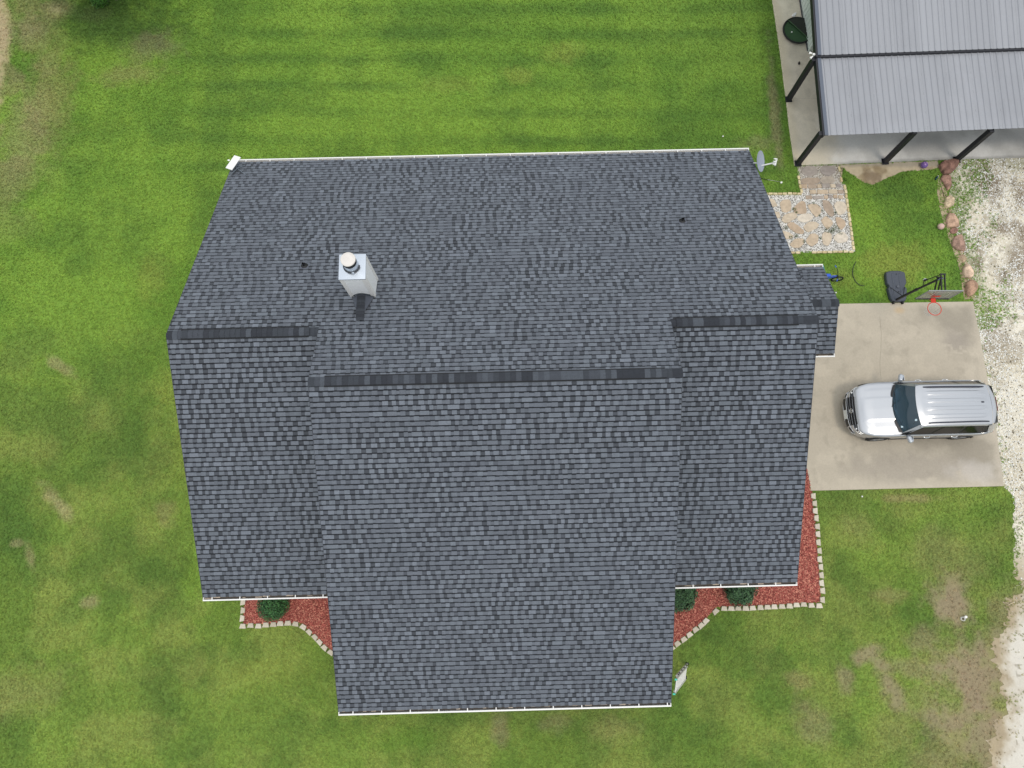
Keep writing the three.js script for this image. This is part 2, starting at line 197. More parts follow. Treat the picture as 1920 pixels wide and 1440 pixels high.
// gravel drive
{
  const gx = 14.5, gz = -15.5, hx = 24, hz = 12;
  const CAL = C(222, 216, 200), CAL2 = C(206, 198, 178), GR = C(150, 140, 118), DK = C(112, 96, 76), WH = C(236, 236, 232);
  const t = texMap(1024, 2048, gx, gz, hx, hz, (x, z) => {
    const n = fbm(x * .8, z * .8, 4), m = fbm(x * 3 + 9, z * 3, 4), f = vn(x * 24, z * 24) * .5 + vn(x * 47, z * 47) * .5;
    let c = mix3(mix3(CAL2, CAL, sstep(.35, .65, n)), C(202, 199, 192), .6 * sstep(-1, 3, z));
    const st = sstep(-2, -9, z) * .9 + .1; c = mix3(c, GR, st * sstep(.5, .68, m) * .7 * sstep(.3, .8, f + .2));
    c = mix3(c, DK, sstep(-4, -9, z) * sstep(.57, .7, fbm(x * 1.0 + 3.3, z * .75 + 2, 4)) * .75);
    for (const [px, pz, a, b2] of [[18.9, -11.6, .45, .3], [19.3, -10.2, .5, .8], [18.7, -9.6, .3, .4], [18.6, -13.7, .7, .35], [19.9, -9.2, .4, .5]]) c = mix3(c, DK, .75 * sstep(1.35, .4, Math.hypot((x - px) / a, (z - pz) / b2) + 1.3 * (m - .5)));
    c = mix3(c, WH, sstep(.62, .8, f) * .7 * sstep(1, -3, z)); c = mix3(c, mul3(GR, .5), sstep(.3, .16, f) * .75 * sstep(4, -3, z));
    c = mix3(c, mul3(GR, .6), .5 * sstep(.8, .95, vn(x * 9 + 50, z * 9)));
    const d = polyDist(GRAVEL, x, z); if (z > .2) c = mix3(c, mix3(BRN, TAN, m), .9 * sstep(.4, 2.4, z + m) * sstep(.75, 0, d + .8 * (m - .5))); else if (z < -8.5) c = mix3(c, mix3(G3, BRN, n), .55 * sstep(.7, .1, d + .6 * (m - .5)));
    return mul3(c, .9 + .16 * f);
  });
  const outline = ragged(GRAVEL, (x, z) => z > 1.2 ? .34 : z > -1.6 ? .16 : z < -8.6 ? .1 : .015, .07, 0, 19, 1.8);
  struct(mesh('gravel_driveway', flat(outline, .006, gx, gz, hx, hz), std(0xffffff, 1, { map: t, bumpMap: greyTex(128, (u, v) => vn(u * 40, v * 40)), bumpScale: .01 })));
  // loose stones
  const pt = []; for (let i = 0; i < 24; i++) { const a = rnd() * 6.28, b = Math.acos(rr(-1, 1)), r = rr(.75, 1); pt.push(V3(Math.sin(b) * Math.cos(a) * r, Math.cos(b) * r * .6, Math.sin(b) * Math.sin(a) * r * .8)); }
  const g = new ConvexGeometry(pt), list = [];
  for (let i = 0; i < 42000; i++) { const x = 17 + 4.2 * rnd(), z = rr(-14.6, 7); if (!inside(GRAVEL, x, z)) continue; const p = z < -8 ? .75 * sstep(.35, .6, fbm(x * .9, z * .9 + 70, 3)) + .08 : z < -.5 ? .75 * sstep(19.2, 17.5, x) + .18 : .1 * sstep(6, 0, z); if (rnd() < p) list.push([x, z]); }
  const im = new THREE.InstancedMesh(g, std(0xffffff, .95), list.length), M = new THREE.Matrix4(), q = new THREE.Quaternion(), e = new THREE.Euler();
  list.forEach(([x, z], i) => { e.set(rr(-.4, .4), rr(0, 6.28), rr(-.4, .4)); q.setFromEuler(e); const s = rr(.012, .036) * (rnd() < .1 ? 1.4 : 1); M.compose(V3(x, .008 + s * .25, z), q, V3(s, s, s)); im.setMatrixAt(i, M); const k = rnd(); im.setColorAt(i, col(k < .72 ? mul3(WH, rr(.8, 1.08)) : k < .88 ? mul3(CAL2, rr(.7, 1)) : mul3(GR, rr(.4, .8)))); });
  im.name = numbered('gravel'); im.castShadow = im.receiveShadow = true; stuff(im); tag(im, 'loose white and grey gravel strewn beside the concrete driveway', 'gravel'); scene.add(im);
}
function concrete(x0, z0, x1, z1, base, px, extra) {
  const B = base, D = mul3(B, .62), L = mul3(B, 1.16);
  return texMap(px, Math.round(px * (z1 - z0) / (x1 - x0)), x0, z0, x1, z1, (x, z) => {
    const n = fbm(x * .55 + 3, z * .6 + 5, 5), m = fbm(x * 2.2 + 30, z * 2.2, 4), f = vn(x * 30, z * 30) * .6 + vn(x * 60, z * 60) * .4;
    let c = mix3(B, D, .75 * sstep(.52, .76, n)); c = mix3(c, L, .55 * sstep(.5, .7, m) * sstep(.6, .4, n)); c = mix3(c, D, .3 * sstep(.55, .8, fbm(x * 3.1 + 5, z * 2.7 + 8, 5)));
    if (extra) c = extra(x, z, c, n, m, f); return mul3(c, .93 + .14 * f);
  });
}
const concBump = greyTex(256, (u, v) => vn(u * 90, v * 90) * .6 + vn(u * 30, v * 30) * .4);
{
  const B = C(180, 171, 155);
  const t = concrete(8, -8.8, 17.6, -1.4, B, 1400, (x, z, c, n, m) => {
    const edge = polyDist(DRIVE, x, z); c = mix3(c, mul3(B, 1.13), .6 * sstep(.35, .02, edge + .25 * (m - .5)));
    c = mix3(c, C(150, 142, 132), .5 * sstep(1.25, .5, Math.hypot((x - 14.2) / 2.4, (z + 2.4) / .55) + m - .5)); c = mix3(c, C(146, 138, 130), .5 * sstep(1.2, .3, Math.hypot((x - 16.5) / .7, (z + 7.1) / .5) + m - .5));
    c = mix3(c, C(204, 198, 192), .4 * sstep(1.3, .2, Math.hypot((x - 16.5) / 1.0, (z + 2.25) / .4) + 1.8 * (m - .5))); c = mix3(c, C(196, 160, 104), .35 * sstep(1, .2, Math.hypot((x - 14.5) / .3, (z + 8.25) / .2)));
    c = mix3(c, C(108, 98, 88), .25 * sstep(1, .2, Math.hypot((x - 13.2) / .9, (z + 4.3) / .7) + m - .5)); // drip stain below the engine
    { const r = Math.abs(z + 6.75 - .12 * (x - 16.3)); if (r < .17 && x > 15.5) c = mix3(c, mul3(B, 1.16), .4 * sstep(.3, .7, vn(x * 12, z * 9)) * sstep(15.5, 16.2, x)); }
    if (Math.abs(x - (13.62 + .12 * Math.sin(z * 1.4) + .05 * (fbm(3, z * 3, 3) - .5))) < .008 && z > -8 && z < -5.6) c = mul3(c, .7); return c;
  });
  const g = slab(DRIVE, -.08, .05, .015); uvRect(g, 8, -8.8, 17.6, -1.4); struct(mesh('driveway', g, std(0xffffff, .95, { map: t, bumpMap: concBump, bumpScale: .002 })));
}
{
  const B = C(206, 198, 180), GB = C(208, 208, 206);
  const t = concrete(10.5, -32, 27, -14.2, B, 1400, (x, z, c, n, m, f) => { const edge = polyDist(BSLAB, x, z);
    c = mix3(c, mul3(mix3(GB, mul3(GB, .72), sstep(.45, .7, n)), .96 + .1 * m), sstep(12, 13.4, x + .8 * (m - .5)) * .9); c = mix3(c, C(196, 186, 160), .7 * sstep(.5, .05, edge + .3 * (m - .5)) * sstep(12, 11, x)); c = mix3(c, C(108, 106, 102), .5 * sstep(.16, .01, edge + .14 * (m - .4)) * sstep(12.6, 13.4, x));
    if (Math.abs(z + 17.2) < .008) c = mul3(c, .75); return c; });
  const g = slab(BSLAB, -.08, .05, .012); uvRect(g, 10.5, -32, 27, -14.2); struct(mesh('concrete_slab', g, std(0xffffff, .95, { map: t, bumpMap: concBump, bumpScale: .002 })));
}
{
  const t = texMap(400, 150, 12.7, -14.6, 16.9, -13.2, (x, z) => { const n = fbm(x * 2, z * 2, 4), m = fbm(x * 7, z * 7, 3); let c = mix3(C(186, 172, 146), C(150, 134, 106), sstep(.4, .65, n)); c = mix3(c, C(124, 106, 86), .7 * sstep(1.3, .5, Math.hypot((x - 14.15) / .42, (z + 13.75) / .34) + m - .5)); c = mix3(c, C(146, 140, 130), .6 * sstep(-14.12, -14.3, z + .15 * (n - .5))); return mul3(c, .86 + .3 * m); });
  struct(mesh('soil', flat(ragged(SOIL, .035, .06), .008, 12.7, -14.6, 16.9, -13.2), std(0xffffff, 1, { map: t })));
  const S2 = ragged([[16.72, -13.9], [16.95, -13.1], [16.98, -12.4], [17.1, -11.7], [17.25, -10.9], [17.4, -9.8], [17.5, -8.7], [17.0, -8.66], [17.02, -9.4], [16.95, -10.2], [16.78, -11], [16.66, -12], [16.6, -13]], .05, .08);
  const t2 = texMap(64, 256, 16.4, -14, 17.6, -8.6, (x, z) => mul3(mix3(C(150, 130, 106), C(184, 168, 142), fbm(x * 3, z * 3, 4)), .85 + .3 * vn(x * 22, z * 22)));
  struct(mesh('soil', flat(S2, .009, 16.4, -14, 17.6, -8.6), std(0xffffff, 1, { map: t2 })));
}
// gravel patio with flagstones
{
  const t = texMap(1024, 860, 8.5, -14.4, 13.2, -10.4, (x, z) => { const f = vn(x * 38, z * 38), n = fbm(x * 1.6, z * 1.6, 3); let c = f > .5 ? C(224, 222, 218) : f > .3 ? C(190, 187, 180) : C(120, 114, 104); c = mix3(c, C(140, 124, 100), .45 * sstep(-12.9, -13.5, z)); return mul3(c, .9 + .2 * n); });
  const patio = struct(mesh('patio', flat(PATIO, .006, 8.5, -14.4, 13.2, -10.4), std(0xffffff, 1, { map: t, bumpMap: greyTex(64, (u, v) => vn(u * 30, v * 30)), bumpScale: .01 })));
  const tones = [C(194, 174, 152), C(201, 184, 162), C(208, 194, 174), C(219, 210, 196), C(178, 162, 146), C(214, 203, 186)];
  const stoneTex = texMap(256, 256, 0, 0, 1, 1, (x, z) => mul3([1, .98, .95], .7 + .4 * fbm(x * 9, z * 9, 4)));
  const mats = tones.map(c => std(c, .9, { map: stoneTex, bumpMap: concBump, bumpScale: .006 })), grey = [C(172, 164, 158), C(162, 154, 150), C(182, 172, 160)].map(c => std(c, .9, { map: stoneTex, bumpMap: concBump, bumpScale: .006 }));
  const F = [[1, [10.43, -12.6], [10.56, -12.74], [10.77, -12.74], [10.82, -12.6], [10.79, -12.35], [10.62, -12.26], [10.47, -12.32]], [0, [10.96, -12.43], [11.2, -12.66], [11.36, -12.66], [11.39, -12.43], [11.36, -12.22], [10.98, -12.22]], [1, [11.51, -12.51], [11.76, -12.57], [11.96, -12.4], [11.92, -12.21], [11.77, -12.07], [11.63, -12.23]], [4, [12.11, -12.71], [12.29, -12.68], [12.41, -12.51], [12.45, -12.21], [12.34, -12.09], [12.22, -12.21], [12.1, -12.43]], [5, [12.52, -12.51], [12.65, -12.66], [12.88, -12.63], [12.97, -12.43], [12.84, -12.23], [12.65, -12.15], [12.57, -12.32]],
  [2, [10.44, -11.93], [10.56, -12.12], [10.9, -12.21], [10.98, -12.04], [10.69, -11.84], [10.53, -11.82]], [3, [11.05, -12.01], [11.26, -12.15], [11.52, -12.15], [11.62, -12.04], [11.49, -11.9], [11.28, -11.83], [11.11, -11.9]], [1, [11.96, -11.9], [12.13, -12.04], [12.27, -11.95], [12.36, -11.79], [12.18, -11.57], [12.04, -11.68]], [0, [12.52, -11.98], [12.66, -12.01], [12.83, -11.87], [12.84, -11.7], [12.69, -11.54], [12.56, -11.7]], [0, [10.65, -11.73], [10.82, -11.8], [11.01, -11.68], [11.2, -11.48], [11.14, -11.36], [10.93, -11.4], [10.74, -11.54]], [2, [11.26, -11.62], [11.41, -11.79], [11.64, -11.83], [11.81, -11.73], [11.69, -11.57], [11.4, -11.44]],
  [1, [11.31, -11.07], [11.46, -11.29], [11.65, -11.33], [11.75, -11.21], [11.69, -10.99], [11.5, -10.86], [11.35, -10.93]], [2, [11.94, -11.29], [12.06, -11.4], [12.24, -11.34], [12.26, -11.15], [12.12, -10.9], [11.94, -10.96]], [3, [12.37, -11.18], [12.52, -11.34], [12.73, -11.4], [12.87, -11.23], [12.82, -11.05], [12.53, -10.99]], [1, [10.69, -10.93], [10.88, -11.12], [11.14, -11.12], [11.16, -10.96], [10.98, -10.79], [10.75, -10.81]], [2, [10.35, -11.42], [10.6, -11.41], [10.79, -11.26], [10.66, -11.15], [10.45, -11.18]], [2, [9.95, -12.77], [10.17, -12.77], [10.28, -12.54], [10.2, -12.49], [10.0, -12.51]], [2, [10.1, -12.2], [10.33, -12.25], [10.36, -12.05], [10.15, -11.98]],
  [10, [11.4, -13.97], [11.55, -14.17], [11.76, -14.21], [11.96, -14.08], [11.97, -13.94], [11.72, -13.79], [11.52, -13.82]], [11, [12.13, -14.05], [12.26, -14.18], [12.52, -14.21], [12.7, -14.11], [12.65, -13.94], [12.41, -13.81], [12.23, -13.88]], [4, [11.36, -13.57], [11.45, -13.67], [11.95, -13.69], [12.02, -13.57], [11.9, -13.47], [11.43, -13.45]], [12, [12.09, -13.62], [12.22, -13.74], [12.5, -13.74], [12.62, -13.59], [12.48, -13.48], [12.16, -13.48]]];
  for (const [m, ...pl] of F) { const ax = pl.reduce((q, p) => q + p[0], 0) / pl.length, az = pl.reduce((q, p) => q + p[1], 0) / pl.length, poly = pl.map(([x, z]) => [ax + (x - ax) * 1.13, az + (z - az) * 1.13]); const c = new THREE.CatmullRomCurve3(poly.map(([x, z]) => V3(x, 0, z)), true, 'catmullrom', .35).getPoints(poly.length * 3).slice(0, -1).map(v => [v.x + rr(-.008, .008), v.z + rr(-.008, .008)]); const g = slab(c, .0, rr(.028, .04), .01); uvRect(g, 0, 0, 1, 1); mesh('flagstone', g, m >= 10 ? grey[m - 10] : mats[m], patio); }
  const P = [[11.41, -13.34, .25, .19, 0], [11.73, -13.34, .35, .19, 4], [12.01, -13.35, .18, .17, 1], [12.26, -13.37, .3, .19, 10], [12.54, -13.36, .22, .16, 2], [12.76, -13.37, .2, .15, 11], [11.74, -13.1, .27, .18, 1], [12.11, -13.1, .43, .2, 1], [12.52, -13.12, .36, .2, 2], [12.82, -13.11, .22, .17, 4], [11.56, -12.87, .26, .17, 4], [11.91, -12.87, .4, .15, 10], [12.22, -12.88, .17, .16, 0], [12.4, -12.9, .16, .15, 11], [12.59, -12.91, .18, .16, 0], [12.8, -12.89, .2, .16, 1]];
  for (const [x, z, w, d, m] of P) { const g = box(w - .018, .045, d - .018, 0, 0, 0, .01); g.rotateY(rr(-.04, .06)); g.translate(x, .014 + rr(0, .006), z); uvRect(g, 0, 0, 1, 1); mesh('paver', g, m >= 10 ? grey[m - 10] : mats[m], patio); }
  const yel = [C(218, 204, 164), C(226, 212, 176), C(206, 188, 148)].map(c => std(c, .9, { map: stoneTex }));
  const row = (x0, z0, x1, z1, w) => { const L = Math.hypot(x1 - x0, z1 - z0), n = Math.round(L / w), a = Math.atan2(z1 - z0, x1 - x0); for (let i = 0; i < n; i++) { if (rnd() < .06) continue; const g = box(w * rr(.78, .9), .08, rr(.075, .095), 0, 0, 0, .014); g.rotateY(-a + rr(-.07, .07)); const t = (i + .5) / n; g.translate(lerp(x0, x1, t) + rr(-.008, .008), .02, lerp(z0, z1, t) + rr(-.008, .008)); uvRect(g, 0, 0, 1, 1); mesh('edging_stone', g, yel[i % 3], patio); } };
  row(9.4, -13.02, 11.3, -13.02, .2); row(11.22, -13.8, 11.29, -13.05, .19); row(13.0, -13.4, 13.07, -10.66, .19); row(13.05, -10.6, 9.6, -10.55, .2); row(12.86, -14.2, 12.9, -13.5, .23);
  const pt = []; for (let i = 0; i < 14; i++) { const a = rnd() * 6.28, b = Math.acos(rr(-1, 1)); pt.push(V3(Math.sin(b) * Math.cos(a), Math.cos(b) * .6, Math.sin(b) * Math.sin(a) * .75)); }
  const g = new ConvexGeometry(pt), list = []; for (let i = 0; i < 16000; i++) { const x = rr(9, 13.1), z = rr(-14.25, -10.55); if (!inside(PATIO, x, z) || polyDist(PATIO, x, z) < .07) continue; if (z < -12.78 && rnd() < .55) continue; if (F.some(([, ...p]) => inside(p, x, z))) continue; list.push([x, z]); }
  const im = new THREE.InstancedMesh(g, std(0xffffff, .9), list.length), M = new THREE.Matrix4(), q = new THREE.Quaternion(), e = new THREE.Euler();
  list.forEach(([x, z], i) => { e.set(rr(-.5, .5), rr(0, 6.28), rr(-.5, .5)); q.setFromEuler(e); const s = rr(.01, .024); M.compose(V3(x, .008 + s * .3, z), q, V3(s, s, s)); im.setMatrixAt(i, M); const k = rnd(); im.setColorAt(i, col(k < .62 ? mul3(C(236, 235, 230), rr(.8, 1.08)) : k < .86 ? mul3(C(176, 172, 166), rr(.6, 1)) : mul3(C(110, 106, 100), rr(.5, 1)))); });
  im.name = numbered('pebbles'); im.castShadow = im.receiveShadow = true; stuff(im); tag(im, 'white and grey pebbles filling the stepping stone patio', 'pebbles'); scene.add(im);
  // weeds between the stones
  const W = soup(); for (const [cx, cz, r, n] of [[12.15, -11.5, .13, 60], [12.45, -11.55, .16, 110], [12.3, -11.42, .1, 50], [12.62, -11.35, .08, 30], [10.93, -12.36, .07, 40], [11.0, -12.24, .05, 30], [10.93, -11.26, .07, 40], [11.2, -11.02, .05, 30], [11.83, -11.15, .05, 30], [12.0, -12.3, .05, 20], [12.5, -12.2, .06, 30], [11.9, -12.1, .05, 20], [10.55, -11.6, .08, 30], [10.7, -11.18, .08, 40], [11.7, -12.6, .05, 20], [13.0, -13.6, .1, 50], [12.95, -14.05, .1, 60]])
    for (let i = 0; i < n; i++) { const a = rnd() * 6.28, q2 = r * Math.sqrt(rnd()), x = cx + Math.cos(a) * q2, z = cz + Math.sin(a) * q2, b = rnd() * 6.28, l = rr(.015, .035), w = .008, y = rr(.03, .07), c = mul3(G3, rr(.5, 1.1)); const dx = Math.cos(b), dz = Math.sin(b); quad(W, [x - dz * w, y, z + dx * w], [x + dx * l * .5 + dz * w, y + .01, z + dz * l * .5], [x + dx * l, y - .01, z + dz * l], [x + dx * l * .5 - dz * w, y + .01, z + dz * l * .5 + dx * w * 2], c); }
  const w = mesh('weeds', build(W), std(0xffffff, .9, { vertexColors: true })); stuff(w); tag(w, 'small green weeds sprouting between the patio flagstones', 'weeds');
}
// mulch beds with block borders
{
  const R1 = C(172, 94, 84), R2 = C(142, 72, 64), R3 = C(206, 140, 120);
  const blockTex = texMap(128, 128, 0, 0, 1, 1, (x, z) => mul3([1, .99, .96], .74 + .26 * fbm(x * 12, z * 12, 4)));
  const bm = [C(214, 206, 190), C(206, 198, 182), C(222, 214, 200)].map(c => std(c, .95, { map: blockTex, bumpMap: concBump, bumpScale: .004 }));
  const S = new THREE.Shape([[-.115, .075], [.115, .075], [.078, -.08], [-.078, -.08]].map(p => new THREE.Vector2(...p)));
  const bgeo = new THREE.ExtrudeGeometry(S, { depth: .085, bevelEnabled: true, bevelThickness: .008, bevelSize: .008, bevelOffset: -.008, bevelSegments: 2 }); bgeo.rotateX(Math.PI / 2); bgeo.translate(0, .095, 0); uvRect(bgeo, 0, 0, .4, .4); // wide face towards +z
  const t = texMap(512, 512, 0, 0, 3, 3, (x, z) => { const f = vn(x * 30, z * 42); return mul3(mix3(R2, f > .6 ? R3 : R1, sstep(.25, .6, f)), .8 + .4 * vn(x * 60, z * 60)); });
  const beds = [['mulch_bed', MULCHL, [[-9.17, 2.2, 1], [-9.16, 2.47, 1], [-9.15, 2.73, 1], [-9.12, 2.98, 0], [-8.85, 2.96, 0], [-8.59, 2.97, 0], [-8.34, 2.95, 0], [-8.09, 2.92, 0], [-7.85, 2.9, 0], [-7.6, 2.89, 0], [-7.34, 2.91, -.1], [-7.07, 3.0, -.55], [-6.86, 3.17, -.72], [-6.66, 3.34, -.72], [-6.48, 3.5, -.7], [-6.3, 3.66, -.65], [-6.09, 3.82, -.6], [-5.88, 3.96, -.6]]],
  ['mulch_bed', MULCHR, [[10.62, -1.38, 2], [10.63, -1.12, 2], [10.63, -.86, 2], [10.64, -.6, 2], [10.65, -.33, 2], [10.65, -.07, 2], [10.65, .22, 2], [10.65, .5, 2], [10.64, .78, 2], [10.64, 1.05, 2], [10.63, 1.32, 2], [10.62, 1.58, 2], [10.62, 1.84, 2], [10.6, 2.12, 2], [10.46, 2.33, 0], [10.2, 2.3, 0], [9.95, 2.29, 0], [9.7, 2.3, 0], [9.45, 2.32, 0], [9.19, 2.34, 0], [8.94, 2.35, 0], [8.69, 2.36, 0], [8.45, 2.37, 0], [8.2, 2.39, 0], [7.95, 2.4, 0], [7.7, 2.41, 0], [7.46, 2.42, 0], [7.21, 2.42, 0], [6.93, 2.5, .75], [6.57, 2.82, .7], [6.4, 2.97, .7], [6.21, 3.1, .62], [6, 3.25, .62], [5.79, 3.4, .6], [5.58, 3.54, .6], [5.37, 3.69, .6]]]];
  for (const [name, poly, blocks] of beds) {
    const b = struct(mesh(name, flat(poly, .03, 0, 0, 3, 3), std(0xffffff, 1, { map: t, bumpMap: greyTex(128, (u, v) => vn(u * 40, v * 60)), bumpScale: .015 })));
    blocks.forEach(([x, z, r], i) => { const o = mesh('edging_block', bgeo, bm[i % 3], b); o.position.set(x + rr(-.01, .01), rr(-.02, .002), z + rr(-.01, .01)); o.rotation.y = (r === 1 ? -Math.PI / 2 : r === 2 ? Math.PI / 2 : r) + rr(-.07, .07); const s = rr(.93, 1.05); o.scale.set(s, 1, rr(.92, 1.04)); });
    if (poly === MULCHL) for (let k = 0; k < 0; k++);
  }
  const g = box(.05, .008, .016), list = [];
  for (let i = 0; i < 60000; i++) { const L = rnd() < .4, x = L ? rr(-9.12, -4.6) : rr(4.2, 10.6), z = L ? rr(1.6, 4.9) : rr(-2.4, 4.6), p = L ? MULCHL : MULCHR; if (inside(p, x, z) && (L || x > 8.4 || z > 1.5)) list.push([x, z]); }
  const im = new THREE.InstancedMesh(g, std(0xffffff, .95), list.length), M = new THREE.Matrix4(), q = new THREE.Quaternion(), e = new THREE.Euler();
  list.forEach(([x, z], i) => { e.set(rr(-.35, .35), rr(0, 6.28), rr(-.3, .3)); q.setFromEuler(e); M.compose(V3(x, .036 + rr(0, .02), z), q, V3(rr(.6, 1.5), 1, rr(.7, 1.7))); im.setMatrixAt(i, M); const k = rnd(); im.setColorAt(i, col(k < .5 ? mul3(R1, rr(.7, 1.25)) : k < .8 ? mul3(R2, rr(.6, 1.1)) : mul3(R3, rr(.8, 1.25)))); });
  im.name = numbered('mulch_chips'); im.castShadow = im.receiveShadow = true; stuff(im); tag(im, 'red wood mulch chips covering both beds below the front eaves', 'mulch'); scene.add(im);
}

// ------------------------------------------------------------------ house
const white = phys(C(232, 232, 230), .45), sidingTex = greyTex(256, (u, v) => { const k = (v * 8) % 1; return k > .93 ? .1 : .45 + .5 * k; });
const siding = std(C(222, 224, 226), .6, { bumpMap: sidingTex, bumpScale: .012 });
const granTex = texMap(256, 256, 0, 0, 1, 1, (x, z) => mul3([1, 1, 1], .62 + .5 * (.5 * vn(x * 120, z * 120) + .3 * vn(x * 60, z * 60) + .2 * vn(x * 8, z * 8))));
const shingleMat = std(0xffffff, .92, { vertexColors: true, map: granTex }), capMat = [C(60, 65, 73), C(53, 57, 65), C(70, 75, 84), C(48, 52, 60), C(80, 86, 95)].map(c => std(c, .92, { map: granTex }));
const house = thing('house', 'large house with dark slate grey shingle roof filling the middle of the yard', 'house', [HX, 0, HZ], PSI);
const TL = [C(118, 125, 136), C(110, 117, 127), C(105, 111, 121), C(99, 105, 115)], TD = [C(85, 90, 99), C(79, 84, 93), C(90, 96, 105), C(73, 78, 86)], UNDER_SHADE = C(31, 35, 42);
let single = 300;
function slope(ranges, bE, hE, bT, hT, singles = 0, slopeShade = 1) { // lot: ambient shade painted into the tone, darker on the wing slopes
  // ranges(b) -> [a0, a1]
  const dir = Math.sign(bT - bE), len = Math.hypot(bT - bE, hT - hE), cs = Math.abs(bT - bE) / len, sn = (hT - hE) / len, EXP = .1445;
  const at = (u, v, t) => [u, hE + v * sn + t * cs, bE + dir * (v * cs - t * sn)];
  const d = soup(); // deck with thickness
  { const bs = [0]; for (let v = 0; v < len; v += .05) { const a = ranges(bE + dir * v * cs), b = ranges(bE + dir * (v + .05) * cs); if (a[0] !== b[0] || a[1] !== b[1]) bs.push(v + .05); } bs.push(len);
    for (let k = 0; k + 1 < bs.length; k++) { const v0 = bs[k], v1 = bs[k + 1], [a0, a1] = ranges(bE + dir * (v0 + v1) / 2 * cs), t = -.001, q = -.11; const P = (u, v, tt) => at(u, v, tt);
      quad(d, P(a0, v0, t), P(a1, v0, t), P(a1, v1, t), P(a0, v1, t)); quad(d, P(a0, v0, q), P(a0, v1, q), P(a1, v1, q), P(a1, v0, q)); for (const a of [a0, a1]) quad(d, P(a, v0, q), P(a, v0, t), P(a, v1, t), P(a, v1, q)); quad(d, P(a0, v0, q), P(a1, v0, q), P(a1, v0, t), P(a0, v0, t)); } }
  const deck = mesh('roof_slope', build(d), white, house), all = soup(), tone = (u, v) => fbm(u * .9 + bE * 3, v * 1.1 + 40, 3);
  const n = Math.ceil(len / EXP), order = [];
  const piece = (S, u0, u1, v0, v1, tb, tt, c) => { const uv = [[u0, v0], [u1, v0], [u1, v1], [u0, v1]]; quad(S, at(u0, v0, tb), at(u1, v0, tb), at(u1, v1, tt), at(u0, v1, tt), c, uv); quad(S, at(u0, v0, -.001), at(u1, v0, -.001), at(u1, v0, tb), at(u0, v0, tb), mul3(c, .7)); quad(S, at(u0, v0, 0), at(u0, v0, tb), at(u0, v1, tt), at(u0, v1, 0), mul3(c, .8)); quad(S, at(u1, v0, 0), at(u1, v1, 0), at(u1, v1, tt), at(u1, v0, tb), mul3(c, .8)); };
  for (let k = 0; k < n; k++) {
    const v0 = k * EXP, v1 = Math.min(v0 + EXP, len), b = bE + dir * (v0 + .5 * (v1 - v0)) * cs, [a0, a1] = ranges(b), wob = () => rr(-.003, .003);
    piece(all, a0, a1, v0, v1, .006, .001, mul3(UNDER_SHADE, rr(.85, 1.1)));  // dark under layer left showing; stands in for the shade below each butt
    let u = a0 - rnd() * .3, tooth = rnd() < .5;
    while (u < a1) {
      const w = tooth ? (rnd() < .12 ? rr(.2, .34) : rr(.1, .17)) : rr(.08, .15), s0 = Math.max(u, a0), s1 = Math.min(u + w, a1); u += w;
      if (s1 - s0 > .015) {
        const g = tone(s0, v0) + (1 - slopeShade) * 2, vb = v0 + wob();
        if (tooth) { const c = mul3(TL[clamp(Math.floor((rnd() * .75 + (.62 - g) * 1.1) * 4), 0, 3) | 0], rr(.95, 1.05) * (1.16 - .3 * g)); const top = v0 + (v1 - v0) * rr(.7, .76); if (singles && single > 0 && k >= n - singles) { const S = soup(); piece(S, s0, s1, vb - .004, top, .017, .006, c); mesh('shingle', build(S), shingleMat, deck); single--; } else piece(all, s0, s1, vb - .004, top, .017, .006, c); }
        else { const c = mul3(rnd() < .38 ? TL[(rnd() * 2 + 2) | 0] : TD[rnd() < .1 + .35 * sstep(.5, .7, g) ? 3 : (rnd() * 3) | 0], rr(.93, 1.05) * (1.2 - .38 * g)); piece(all, s0, s1, vb, v0 + (v1 - v0) * rr(.61, .68), .0095, .004, c); }
      }
      tooth = !tooth;
    }
  }
  const m = mesh('shingles', build(all), shingleMat, deck); stuff(m); return deck;
}
const AL = -8.734, AR = 9.315, CL = -4.539, CR = 5.226, HE = 2.75, S = .481;
const B0 = -9.9, H0 = HE + S * .11, B1 = -2.581, H1 = 6.323, B3 = -.978, H3 = 7.093, B4 = 4.65, B5 = 7.97;
slope(b => b < B1 ? [AL, AR] : [CL, CR], B0, H0, B3, H3);
slope(b => [CL, CR], B5, H3 - S * (B5 - B3), B3, H3, 6);
const wingH = H1 - .485 * (B4 - B1);
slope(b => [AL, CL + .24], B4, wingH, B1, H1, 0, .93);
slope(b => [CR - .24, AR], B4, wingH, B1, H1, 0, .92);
const PR = 3.5, PB = -4.01, PE = 11.39, ph = PR - S * 1.5;
slope(b => [AR - .35, PE], PB - 1.5, ph, PB, PR); slope(b => [AR - .35, PE], PB + 1.5, ph, PB, PR);
